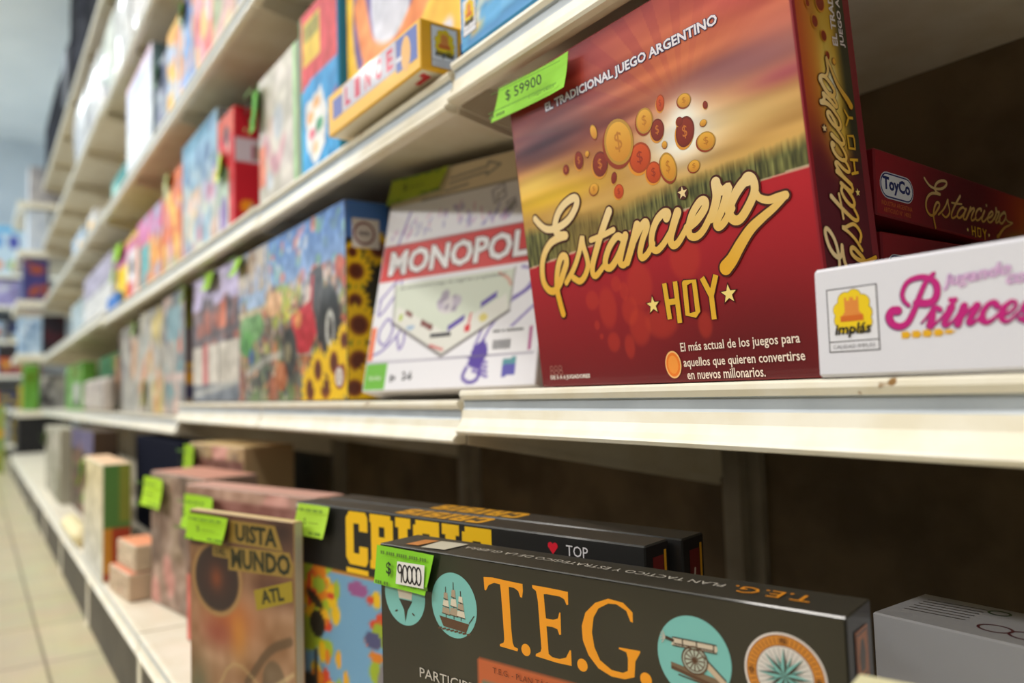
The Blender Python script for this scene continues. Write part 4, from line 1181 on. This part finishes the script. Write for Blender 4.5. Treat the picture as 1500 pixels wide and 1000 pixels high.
# -- middle shelf, left of the puzzle
def art_d(c):
    c.rect(0, .25, c.W, c.H, G_(196, 186, 222)).rect(0, .22, c.W, .26, G_(150, 120, 120)).blobs([G_(90, 84, 92), G_(120, 110, 116), G_(176, 110, 96), G_(80, 74, 80)], 30, 5, 0, .35, 1, .75, .10)
    c.rect(.30, .17, .36, .26, G_(214, 130, 104)).line([(0, .165), (c.W, .185)], .02, G_(104, 98, 104)).rect(0, .05, c.W, .15, G_(206, 200, 190)).rect(.12, .05, .17, .15, G_(190, 106, 108)).rect(.20, .05, .215, .15, G_(120, 116, 110)).rect(.27, .05, .29, .15, G_(130, 124, 116))
    c.rect(0, 0, c.W, .045, G_(112, 118, 128)).line([(0, .02), (c.W, .05)], .012, G_(176, 176, 172))


def side_d(c):
    c.rect(0, .26, .1, .4, G_(130, 130, 50)).rect(0, 0, .1, .26, G_(110, 100, 104)).rect(0, .14, .1, .155, G_(190, 150, 60)).rect(0, .095, .1, .135, G_(206, 146, 36)).rect(0, .05, .1, .09, G_(52, 48, 78)).rect(0, .0, .1, .04, G_(150, 130, 90))


pack('puzzle_box', 'grey and lavender puzzle box with a red stripe, left of the tractor puzzle', 'puzzle box', (-2.335, .012, -.0105), .485, .08, .347, G_(118, 110, 118), art_d, tags=[(.16, .345, .14, .045), (-.05, .345, .07, .05, G_(120, 130, 50))], nx=50, ny=50)


def art_e(c):
    c.vgrad(0, G_(160, 156, 150), c.H, G_(120, 128, 138)).blobs([G_(150, 160, 160), G_(110, 110, 118), G_(180, 176, 168), G_(110, 150, 156), G_(200, 170, 160)], 40, 8, size=.14)
    c.rect(.22, .19, .27, .26, G_(206, 110, 80)).rect(0, .10, c.W, .13, G_(196, 176, 170)).rect(.05, .24, .25, .34, G_(130, 160, 170))


pack('puzzle_box', 'grey teal puzzle box with a dark side strip of orange and navy spots', 'puzzle box', (-2.755, .012, -.048), .306, .052, .385, G_(140, 138, 140), art_e, side_d, tags=[(.31, .385, .08, .05, G_(150, 170, 70))], nx=40, ny=44)


def art_f(c):
    c.vgrad(0, G_(176, 170, 158), c.H, G_(160, 158, 156)).blobs([G_(190, 186, 176), G_(140, 136, 134), G_(206, 150, 120), G_(200, 180, 110), G_(170, 176, 172)], 40, 9, size=.13)


pack('puzzle_box', 'pale grey box with orange specks and a green ticket low on its front', 'puzzle box', (-3.215, .015, -.048), .43, .06, .375, G_(168, 164, 158), art_f, tags=[(.08, .12, .07, .09, G_(170, 196, 70))])
pack('puzzle_box', 'pale stone-coloured box left of the specked grey box', 'puzzle box', (-3.70, .02, -.048), .46, .06, .36, G_(166, 164, 158), blobart([G_(180, 176, 166), G_(150, 150, 150), G_(200, 160, 130), G_(120, 110, 104)], 26, 19), tags=[(.30, .36, .12, .05, G_(150, 190, 60))])
pack('game_box', 'narrow dark brown box before the gap on the middle shelf', 'game box', (-4.02, .05, -.048), .26, .08, .37, G_(84, 72, 58), blobart([G_(110, 80, 64), G_(70, 60, 52)], 10, 21))
pack('game_box', 'dark green box with a black corner, down the middle shelf', 'game box', (-5.05, .09, -.048), .84, .10, .30, G_(36, 104, 56), lambda c: c.rect(.5, .12, .84, .2, G_(24, 48, 40)).rect(.62, .05, .84, .28, G_(180, 130, 90)).rect(.5, .22, .62, .3, G_(100, 140, 40)))
pack('bag_of_blocks', 'pale grey rounded pack in front of the dark green box', 'toy pack', (-5.10, .01, -.048), .90, .06, .17, G_(178, 168, 160), blobart([G_(150, 140, 140), G_(196, 188, 178), G_(120, 112, 112)], 14, 23, .3), r=.02)
pack('game_box', 'bright green and grey box far down the middle shelf', 'game box', (-6.35, .03, -.048), 1.0, .08, .30, G_(96, 150, 60), lambda c: c.rect(.45, .02, .9, .17, G_(170, 172, 164)).rect(.5, .02, .8, .07, G_(70, 70, 66)).rect(.3, .2, .9, .3, G_(86, 116, 20)))

# -- upper shelf, from the right
Z2 = .4165
def art_bl(c):
    c.rect(.09, .02, .5, .1, G_(86, 168, 222)).line([(.02, .006), (.55, .006)], .006, G_(40, 120, 190)).line([(.035, .022), (.05, .05), (.075, .046), (.10, .060), (.55, .060)], .009, G_(240, 226, 196), 1, True).line([(.03, .018), (.045, .020)], .01, G_(240, 190, 90))


b0 = pack('game_box', 'sky blue flat box overhanging the shelf above the red game box', 'game box', (-.790, -.010, Z2), .56, .20, .085, G_(70, 160, 220), art_bl, nx=60, ny=14, mat=GLOSS)
bb = B(); implas(bb, frame((0, 0, 0), (1, 0, 0), (0, 0, 1)), .008, .018, .030, .046, .0012, False)
o = bb.build('maker_badge', PAPER, b0); o['label'] = 'white square badge with a yellow cloud and orange tower'
bb = B(); bb.rect(frame((0, .2, 0), (1, 0, 0), (0, -1, 0)), .004, .004, .556, .196, G_(236, 230, 216), .0006); bb.build('tray_bottom', PAPER, b0)


def lin_deco(b, fr):
    f = fr['front']
    b.rect(f, .060, .022, .245, .064, G_(190, 186, 204), .0004)
    for k, ch in enumerate('LINCE'):
        b.rect(f, .063 + k * .0365, .0245, .063 + k * .0365 + .0330, .0615, G_(206, 202, 216), .0007)
        b.text(f, ch, .070 + k * .0365, .028, .020, .030, G_(206, 40, 84), .0010, .05)
    b.rect(f, .020, .022, .058, .054, G_(96, 104, 180), .0005); b.rect(f, .246, .016, .306, .062, G_(84, 104, 184), .0005); b.ell(f, .274, .034, .014, .024, G_(236, 180, 96), .0008); b.rect(f, .245, .030, .262, .036, G_(230, 226, 236), .0009)
    s = fr['right']
    implas(b, s, .016, .006, .040, .056, .0005); b.rect(s, .0605, .012, .075, .046, G_(28, 56, 140), .0004)
    bt = fr['bottom']
    b.rect(bt, .004, .004, .31, .072, G_(232, 224, 206), .0005)
    b.poly(bt, [(.262, .050), (.296, .050), (.302, .066), (.290, .066), (.286, .058), (.262, .058)], G_(206, 50, 60), .0008)
    b.text(bt, 'Clasico', .262, .006, .036, .010, G_(150, 90, 40), .0006)


game_box('game_box', pose((-1.160, -.036, Z2 - .001)), .314, .076, .067, G_(246, 190, 44), 'low yellow box with white letter tiles lying at the edge of the upper shelf', tray=False, deco=lin_deco, right=G_(244, 178, 30))


def art_ch(c):
    c.rect(0, 0, .02, c.H, G_(250, 200, 50))
    # loose swirls of purple, white and orange on yellow
    c.ell(.16, .24, .13, .17, G_(90, 66, 150), 1, .06).ell(.18, .25, .075, .13, G_(214, 216, 232), 1, .08).line([(.06, .26), (.10, .16), (.20, .13), (.30, .19)], .05, G_(238, 140, 64), 1, True).line([(.09, .15), (.05, .08)], .045, G_(238, 140, 64), 1, True)
    c.line([(.26, .37), (.34, .31), (.42, .33)], .06, G_(238, 176, 90), 1, True).line([(.30, .26), (.38, .22), (.43, .15)], .05, G_(96, 70, 156), 1, True).line([(.28, .08), (.36, .10)], .03, G_(206, 208, 226), 1, True)


pack('game_box', 'tall yellow box with purple, white and orange swirls, standing behind the low yellow box', 'game box', (-1.272, .046, Z2), .44, .06, .39, G_(248, 198, 52), art_ch, nx=70, ny=60, side=G_(240, 170, 30))


def art_cards(c):
    c.rect(0, .205, c.W, c.H, G_(206, 48, 56)).poly([(0, .205), (c.W, .205), (c.W, .235), (0, .19)], G_(206, 48, 56)).rect(.025, .24, .115, .33, G_(226, 190, 40)).rect(.03, .29, .11, .325, G_(150, 140, 30))
    c.poly([(.03, .16), (.115, .175), (.145, .12), (.13, .06), (.08, .03), (.04, .07)], G_(230, 228, 226)).ell(.06, .13, .02, .012, G_(236, 170, 110)).ell(.09, .15, .02, .012, G_(236, 180, 120)).ell(.065, .095, .016, .010, G_(220, 80, 110)).ell(.105, .105, .02, .014, G_(70, 150, 110)).ell(.085, .065, .012, .012, G_(240, 190, 130)).ell(.19, .11, .03, .04, G_(120, 84, 150)).rect(0, 0, .010, c.H, G_(90, 180, 120))


pack('game_box', 'blue and red box with a fan of white cards, left of the yellow boxes', 'game box', (-1.475, .03, Z2 - .006), .200, .06, .352, G_(44, 150, 214), art_cards, nx=44, ny=60, side=G_(40, 130, 190))


def art_pale(c):
    c.blobs([G_(206, 196, 190), G_(196, 190, 176), G_(214, 206, 196), G_(206, 176, 166)], 20, 5, size=.2).rect(.235, 0, c.W, c.H, G_(150, 200, 130)).blobs([G_(206, 150, 160), G_(190, 196, 206)], 6, 6, .1, .2, .7, .7).rect(0, .06, .05, .16, G_(226, 120, 80))


pack('game_box', 'pale pinkish glossy box with a green edge, right of the red toy box', 'game box', (-1.750, .03, Z2 - .006), .262, .05, .318, G_(206, 198, 186), art_pale, nx=30, ny=34, mat=GLOSS, tags=[(-.03, .30, .075, .10, G_(90, 170, 40))])


def art_red(c):
    c.rect(0, .27, c.W, c.H, G_(206, 76, 40)).rect(0, 0, .11, .27, G_(186, 206, 190)).poly([(0, .27), (.08, .29), (.12, .18), (.05, .2)], G_(220, 60, 70)).ell(.09, .275, .025, .025, G_(50, 40, 50)).rect(0, 0, .09, .10, G_(214, 206, 222)).ell(.06, .07, .03, .05, G_(140, 116, 180)).ell(.05, .19, .03, .02, G_(70, 150, 70))


def side_red(c):
    c.img[:] = G_(206, 32, 50)
    c.rect(.0, .19, .07, .25, G_(222, 206, 222)).rect(.045, .2, .055, .24, G_(190, 40, 90)).ell(.032, .075, .017, .017, G_(246, 150, 30)).ell(.045, .03, .014, .05, G_(196, 200, 196)).rect(.052, .2, .07, .24, G_(150, 150, 140))


pack('toy_box', 'red toy box with a white label and an orange star on its end', 'toy box', (-2.118, .03, Z2 - .006), .160, .078, .335, G_(200, 40, 48), art_red, side_red, nx=26, ny=44, tags=[(.02, .235, .08, .075, G_(196, 224, 50))])
pack('game_box', 'pale blue box with soft peach and violet shapes, left of the red toy box', 'game box', (-2.55, .03, Z2 - .006), .425, .06, .385, G_(168, 194, 206),
     lambda c: c.vgrad(.1, G_(206, 196, 190), .36, G_(120, 172, 206)).blobs([G_(226, 196, 180), G_(190, 170, 200), G_(206, 214, 200), G_(150, 180, 200), G_(240, 200, 150), G_(206, 130, 150)], 46, 31, 0, 0, 1, .6, .09).blobs([G_(100, 130, 170), G_(140, 180, 210)], 12, 32, 0, .6, 1, .95, .1), nx=44, ny=40)
pack('game_box', 'orange and pink box left of the pale blue one', 'game box', (-2.855, .03, Z2 - .006), .285, .06, .345, G_(228, 130, 90), blobart([G_(236, 150, 110), G_(206, 150, 170), G_(226, 120, 70), G_(240, 190, 90), G_(180, 190, 150)], 34, 33), tags=[(.06, .355, .12, .05, G_(190, 206, 130))])


def art_yel(c):
    c.rect(0, .19, c.W, c.H, G_(206, 110, 160)).rect(.0, .0, .30, .19, G_(246, 206, 30)).rect(.30, .02, c.W, .22, G_(222, 214, 220)).ell(.42, .15, .06, .03, G_(60, 50, 60)).rect(.28, .0, .45, .09, G_(214, 80, 70)).rect(0, .0, .2, .05, G_(50, 110, 200)).line([(0, .265), (c.W, .28)], .02, G_(236, 210, 60))


pack('toy_box', 'yellow and pink toy box with two green tickets at its left edge', 'toy box', (-3.94, .03, Z2 - .006), .55, .08, .29, G_(240, 200, 40), art_yel, tags=[(-.02, .30, .26, .07, G_(170, 230, 40)), (-.12, .21, .16, .06, G_(176, 224, 40))], nx=40, ny=34)
pack('toy_box', 'red and teal toy box with a pink heading, right of the yellow and pink one', 'toy box', (-3.375, .03, Z2 - .006), .50, .08, .30, G_(214, 100, 84), lambda c: c.rect(0, .2, c.W, c.H, G_(206, 120, 170)).rect(.06, .02, .26, .19, G_(100, 168, 172)).rect(.27, .0, .5, .18, G_(226, 150, 80)).blobs([G_(240, 180, 60), G_(206, 110, 110), G_(170, 170, 200)], 18, 37, .4, 0, 1, 1), nx=34, ny=30)
pack('carton', 'carton with a lavender upper half and a white lower half', 'carton', (-5.45, .05, .4315), 1.20, .12, .33, G_(206, 206, 206), lambda c: c.rect(0, .2, c.W, c.H, G_(170, 164, 186)).rect(0, .185, c.W, .2, G_(140, 140, 150)))
pack('carton', 'small white carton half hidden at the left of the lavender carton', 'carton', (-6.35, .06, .434), .75, .12, .25, G_(170, 184, 190), blobart([G_(190, 200, 206), G_(120, 140, 140)], 8, 3))
pack('toy_pack', 'little blue pack lying in front of the yellow toy box', 'toy pack', (-4.06, .005, Z2 - .006), .34, .018, .075, G_(60, 120, 200))

# -- third shelf
Z3 = .9065
pack('game_box', 'tall white box with a pink top edge, alone on the third shelf', 'game box', (-3.575, .02, Z3), .565, .06, .425, G_(226, 230, 244), lambda c: c.vgrad(.2, G_(228, 236, 246), .42, G_(206, 206, 232)).rect(0, .39, c.W, c.H, G_(220, 190, 214)).glow(.25, .36, .15, .03, G_(170, 200, 240), .8).rect(0, 0, c.W, .02, G_(230, 180, 206)), side=G_(120, 150, 160))
pack('toy_pack', 'teal and mint pack lying left of the tall white box', 'toy pack', (-4.02, .02, Z3), .42, .06, .13, G_(60, 140, 140), lambda c: c.rect(0, 0, .18, .1, G_(150, 206, 200)))
row3 = [(-2.985, .20, .31, G_(120, 120, 150), [G_(90, 100, 130), G_(150, 160, 170)], 'slim grey-violet box beside the tall white box'),
        (-2.775, .19, .35, G_(236, 180, 90), [G_(240, 190, 60), G_(226, 130, 80), G_(170, 190, 220)], 'orange and yellow box on the third shelf'),
        (-2.575, .20, .37, G_(120, 160, 214), [G_(110, 150, 220), G_(200, 206, 220), G_(226, 150, 90)], 'blue and white box right of the orange and yellow one'),
        (-2.365, .19, .38, G_(222, 110, 90), [G_(230, 170, 190), G_(220, 70, 80), G_(246, 190, 90), G_(236, 150, 160)], 'red and pink box in the third-shelf row'),
        (-2.165, .23, .39, G_(206, 190, 130), [G_(226, 200, 110), G_(150, 160, 120), G_(206, 160, 160), G_(170, 176, 160)], 'straw-coloured box with olive patches in the third-shelf row'),
        (-1.925, .22, .39, G_(150, 146, 152), [G_(120, 130, 130), G_(176, 170, 180), G_(200, 190, 150)], 'grey mauve box in the third-shelf row'),
        (-1.695, .24, .39, G_(96, 104, 112), [G_(80, 90, 100), G_(120, 126, 130)], 'dark slate box, rightmost seen on the third shelf')]
for k, (x, w, h, base, pal, lab) in enumerate(row3):
    pack('game_box', lab, 'game box', (x, .03, Z3), w, .06, h, base, blobart(pal, 26, 50 + k, .2), mat=GLOSS if k == 3 else CARD, group='boxes in a row on the third shelf',
         tags=[(.02, h - .01, .09, .08, G_(96, 170, 50))] if k in (0, 2) else ())
pack('toy_pack', 'small yellow and white pack at the far end of the third shelf', 'toy pack', (-5.1, .03, .9215), .34, .05, .16, G_(206, 206, 206), lambda c: c.rect(.08, .03, .26, .11, G_(236, 180, 60)))
pack('toy_pack', 'light blue pack with an orange spot at the far left of the third shelf', 'toy pack', (-5.95, .03, .9215), .60, .05, .17, G_(170, 190, 210), lambda c: c.ell(.42, .07, .09, .05, G_(226, 170, 60)))

# -- fourth shelf: white glossy packs
for k, (x, w, h, c1, lab) in enumerate(((-2.98, .30, .40, G_(206, 196, 186), 'cream glossy pack, rightmost of the pale packs on the fourth shelf'), (-3.36, .34, .40, G_(206, 200, 200), 'pale pinkish glossy pack second from the right on the fourth shelf'),
                                      (-3.80, .40, .40, G_(196, 196, 196), 'pale grey glossy pack near the middle of the fourth shelf'), (-4.30, .46, .37, G_(190, 196, 186), 'pale glossy pack with a green stripe on the fourth shelf'),
                                      (-4.95, .60, .38, G_(200, 198, 200), 'wide white glossy pack left of the green-striped one'), (-5.60, .60, .40, G_(186, 186, 190), 'dull white pack at the far end of the fourth shelf'))):
    pack('toy_pack', lab, 'toy pack', (x, .015, 1.4315 if k < 3 else 1.4615), w, .10, h, c1, blobart([np.array(c1) * .9, np.array(c1) * 1.05, G_(180, 170, 180)], 10, 70 + k, .25, (lambda c: c.rect(c.W * .5, .05, c.W * .62, c.H, G_(120, 140, 120))) if k == 3 else None), mat=GLOSS2, group='pale packs on the fourth shelf', r=.012, lean=-.02, bulge=.03)

# -- black cartons on the top shelf
for k, (x, y, w, h, lab) in enumerate(((-4.95, .0, .86, .62, 'big black carton on the top shelf, nearest of the black ones'), (-5.85, .0, .86, .72, 'tallest black carton on the top shelf'), (-6.75, .0, .86, .46, 'low black carton after the tallest one on the top shelf'), (-8.10, .0, 1.30, .50, 'farthest black carton on the top shelf'))):
    pack('carton', lab, 'carton', (x, y, 2.0215), w, .30, h, G_(36, 37, 42), blobart([G_(44, 44, 52), G_(30, 30, 34)], 8, 80 + k, .3), group='black cartons on the top shelf', mat=MATTE)
pack('toy_pack', 'grey-topped black pack beside the low black carton', 'toy pack', (-5.95, -.03, 2.0215), .2, .028, .36, G_(120, 124, 134), lambda c: c.rect(0, 0, c.W, .2, G_(36, 36, 44)))

# -- bottom shelf, left of the old-map game
ZB = -.4395
pk = lambda b1, s, n=30: blobart([np.array(b1) * k for k in (.8, .92, 1.05, 1.12)] + [G_(206, 150, 140), G_(150, 130, 110)], n, s, .13)
pack('game_box', 'faded pink box with a white-stickered ticket, tucked behind the old-map game', 'game box', (-1.520, -.181, ZB), .40, .055, .283, G_(160, 126, 110), lambda c: (pk(G_(160, 128, 112), 90)(c), c.rect(.02, .2, c.W, .26, G_(130, 84, 76)), c.rect(0, 0, .02, .12, G_(206, 110, 100))), a=.27, top=G_(200, 154, 140), tags=[(.004, .266, .12, .060, G_(160, 210, 30))], nx=36)
pack('game_box', 'pinkish grey box with a lime ticket hanging at its top left corner', 'game box', (-1.873, -.180, ZB), .300, .110, .283, G_(146, 122, 108), pk(G_(146, 124, 110), 91), a=.15, top=G_(196, 140, 122), tags=[(-.03, .270, .15, .062, G_(170, 212, 20))])
pack('game_box', 'tan patterned box with an orange flap, behind the green-sided one', 'game box', (-2.06, -.060, ZB), .34, .12, .330, G_(176, 150, 112), lambda c: (pk(G_(180, 152, 118), 92)(c), c.rect(.02, .27, c.W, .30, G_(120, 80, 70))), a=.12, top=G_(206, 176, 124), tags=[(-.02, .325, .10, .085, G_(150, 190, 10))])


def side_gr(c):
    c.img[:] = G_(84, 130, 68)
    c.rect(.04, .14, .08, .30, G_(130, 140, 60)).rect(0, 0, .1, .13, G_(170, 66, 44)).rect(0, .02, .02, .13, G_(206, 140, 50))


pack('game_box', 'cream box with a green and red end, standing upright at the shelf edge', 'game box', (-2.52, -.246, ZB), .395, .066, .286, G_(214, 206, 176), lambda c: c.vgrad(.0, G_(206, 206, 200), .25, G_(214, 200, 160)), side_gr, top=G_(232, 196, 160), tags=[(-.03, .275, .10, .065, G_(140, 196, 40))])
pack('game_box', 'small orange-topped box lying on the lower of two at the green-ended box', 'game box', (-2.035, -.225, ZB + .0605), .150, .068, .058, G_(206, 186, 160), pk(G_(200, 180, 156), 94, 8), a=.1, top=G_(240, 160, 120))
pack('game_box', 'small peach box lying flat under the orange-topped one', 'game box', (-2.050, -.240, ZB), .170, .080, .059, G_(200, 176, 150), pk(G_(196, 172, 146), 95, 8), a=.1, top=G_(226, 150, 120))
pack('game_box', 'dark brown box with a leaning green ticket, left of the cream and green box', 'game box', (-3.05, -.19, ZB), .48, .07, .245, G_(118, 74, 50), pk(G_(130, 84, 60), 96, 12), top=G_(190, 140, 90), tags=[(.06, .235, .20, .13, G_(120, 180, 20))])
pack('game_box', 'black and tan box with a violet heading, far down the bottom shelf', 'game box', (-3.82, -.16, ZB), .74, .08, .335, G_(74, 60, 48), lambda c: c.rect(0, .25, c.W, c.H, G_(96, 88, 122)).blobs([G_(130, 90, 66), G_(60, 50, 44), G_(110, 90, 70)], 20, 97, 0, .1, 1, .7))
pack('game_box', 'dark navy box standing deep on the bottom shelf', 'game box', (-3.10, -.02, ZB), .75, .08, .315, G_(22, 24, 38), mat=MATTE)
pack('game_box', 'pale grey-green box with a small ticket, left of the black and tan one', 'game box', (-4.72, -.20, ZB), .85, .09, .325, G_(164, 160, 144), lambda c: c.blobs([G_(176, 172, 158), G_(140, 136, 118), G_(190, 180, 170)], 20, 98).rect(.6, 0, c.W, .15, G_(130, 128, 108)), tags=[(.0, .29, .16, .05, G_(130, 170, 50))])
pack('toy_pack', 'cream roll lying at the shelf edge before the dark brown box', 'toy pack', (-3.10, -.258, ZB), .42, .06, .055, G_(226, 214, 170), r=.02)
pack('toy_pack', 'green and orange pack pushed to the back under the middle shelf', 'toy pack', (-3.19, .25, ZB), .6, .1, .34, G_(70, 120, 40), lambda c: c.rect(.36, 0, c.W, c.H, G_(160, 84, 40)))

# ------------------------------------------------------------------ the deeper unit at the end of the run
XE = -8.17
root = empty('end_unit', Matrix.Translation((XE - 1.2, 0, 0)), 'deep white shelving unit at the far end of the long run', 'shelving')
b = B(); b.bar(0, .5, 0, 1.2, .512, 2.55, W_); b.build('back_panel', BACK, root)
for x in (0, 1.165):
    b = B(); b.bar(x, .44, 0, x + .034, .475, 2.55, W_); b.build('upright', POST, root)
ENDZ = (-.06, .45, .94, 1.40, 1.85)
for z in ENDZ:
    b = B(); b.bar(.0, -.195, z + Z0 - .055, 1.2, .438, z + Z0, W_); s_ = b.build('shelf', RAIL, root)
    b = B(); b.bar(.0, -.207, z + Z0 - .05, 1.2, -.1955, z + Z0 + .004, W_); b.build('price_rail', RAIL, s_)
b = B(); b.bar(0, -.22, 0, 1.2, .438, .16, W_); b.build('base_deck', DARK, root)
dk_ = pack('carton', 'tall black carton on the base of the end unit', 'carton', (XE - .62, -.19, -.4485), .60, .42, .33, G_(30, 30, 32))
items = [(1.40, -.13, .16, .38, G_(206, 214, 226), 'white box on the end unit, above the navy one', [G_(190, 200, 216)]), (1.40, .06, .10, .36, G_(190, 200, 216), 'pale blue box beside the white one on the end unit', [G_(120, 130, 160)]),
         (.94, -.16, .20, .38, G_(60, 58, 116), 'navy box with orange streaks on the end unit', [G_(176, 84, 50), G_(70, 64, 130)]), (.45, -.19, .18, .34, G_(170, 196, 222), 'silvery blue pack on the end unit, below the navy box', [G_(220, 236, 250), G_(120, 150, 190)]),
         (.45, .0, .18, .36, G_(40, 34, 44), 'black and maroon box beside the silvery pack', [G_(70, 30, 40)]), (-.06, -.15, .12, .42, G_(96, 150, 52), 'leaf green pack on the lowest shelf of the end unit', [G_(90, 120, 20), G_(110, 170, 80)]),
         (-.06, -.02, .20, .33, G_(150, 150, 146), 'grey pack beside the leaf green one', [G_(60, 58, 60), G_(190, 188, 180)]), (1.85, -.12, .3, .34, G_(190, 186, 186), 'pale carton on the top of the end unit', [G_(170, 166, 170)])]
for k, (z, y, d, h, c1, lab, pal) in enumerate(items):
    # turned so that the wide face looks down the aisle
    M = Matrix(((0, -1, 0, XE - .03), (1, 0, 0, y), (0, 0, 1, z + Z0 + .001), (0, 0, 0, 1)))
    bq = B(); cq = Canvas(d, h, 12, 14, c1, .004); cq.blobs([np.array(p) for p in pal], 8, 200 + k, size=.25)
    boxmesh(bq, d, .30, h, .004, c1, front=cq)
    tag(bq.build('game_box', CARD, None, M), lab, 'game box', 'boxes on the end unit')

# ------------------------------------------------------------------ far end of the aisle: another unit facing us
XF = -10.6
root = empty('far_shelving', Matrix.Translation((XF, -1.6, 0)), 'low shelving across the far end of the aisle, crowded with colourful packs', 'shelving')
b = B(); b.bar(-.42, -.4, 0, -.40, 2.2, 2.3, W_); b.build('back_panel', WALL, root)
for y in (-.4, .9, 2.17):
    b = B(); b.bar(-.40, y, 0, -.36, y + .03, 2.3, W_); b.build('upright', POST, root)
FZ = (.15, .55, .95, 1.35, 1.75, 2.12)
for z in FZ:
    b = B(); b.bar(-.40, -.4, z - .03, .0, 2.2, z, W_); s_ = b.build('shelf', CREAM, root)
    b = B(); b.bar(.0005, -.4, z - .035, .012, 2.2, z + .004, W_); b.build('price_rail', RAIL, s_)
PALF = [('orange', G_(226, 110, 50)), ('navy', G_(50, 54, 84)), ('dark green', G_(40, 110, 80)), ('olive', G_(140, 120, 50)), ('pale blue', G_(170, 200, 230)), ('maroon', G_(120, 56, 66)), ('black', G_(44, 44, 46)), ('lilac', G_(160, 150, 196)), ('mustard', G_(190, 160, 60)), ('grey', G_(140, 142, 146)), ('white', G_(206, 206, 206)), ('red', G_(186, 60, 60))]
LV = ['lowest', 'second', 'third', 'fourth', 'fifth', 'top']
r4 = random.Random(11)
for k, z in enumerate(FZ[:5]):
    y = -1.05; names = r4.sample(range(12), 6)
    for j in range(6):
        nm, c1 = PALF[names[j]]
        w = .15 + r4.random() * .10; h = .2 + r4.random() * .13
        M = Matrix(((0, -1, 0, XF - .03), (1, 0, 0, y), (0, 0, 1, z + .001), (0, 0, 0, 1)))
        bq = B(); cq = Canvas(w, h, 8, 10, c1, .004); cq.blobs([PALF[(names[j] + 3) % 12][1], np.array(c1) * .8, PALF[(names[j] + 7) % 12][1]], 5, 300 + k * 9 + j, size=.22)
        boxmesh(bq, w, .28, h, .004, c1, front=cq)
        tag(bq.build('toy_pack', CARD, None, M), '%s pack on the %s shelf of the far unit' % (nm, LV[k]), 'toy pack', 'packs on the far shelving')
        y += w + .012

# hanging banner and a poster at the far end
b = B(); b.bar(0, 0, 0, .02, 1.5, .62, G_(196, 214, 226))
f = frame((.02, 0, 0), (0, 1, 0), (0, 0, 1))
for k in range(9):
    b.ell(f, .12 + k * .16, .42, .055, .085, (G_(70, 110, 190), G_(110, 160, 214), G_(84, 90, 170))[k % 3], .002); b.ell(f, .12 + k * .16, .14, .06, .06, (G_(206, 96, 120), G_(226, 160, 120), G_(150, 180, 80))[k % 3], .002)
b.rect(f, .02, .53, 1.48, .60, G_(90, 176, 222), .002)
tag(b.build('sign_board', CARD, None, Matrix.Translation((XF - .25, -1.55, 2.13))), 'pale blue sign board with blurred blue and red lettering above the far shelving', 'sign')
b = B(); b.bar(0, 0, 0, .03, .34, .60, G_(150, 160, 84)); f = frame((.03, 0, 0), (0, 1, 0), (0, 0, 1))
for k in range(14):
    b.ell(f, .05 + (k * 0.37 % 1) * .25, .05 + k * .038, .05, .035, (G_(206, 160, 60), G_(120, 160, 110), G_(190, 130, 60), G_(150, 176, 130))[k % 4], .001 + k * 1e-4)
tag(b.build('display_stand', CARD, None, Matrix.Translation((-8.4, -.62, 0.0))), 'low yellow-green printed floor display at the far left', 'display')
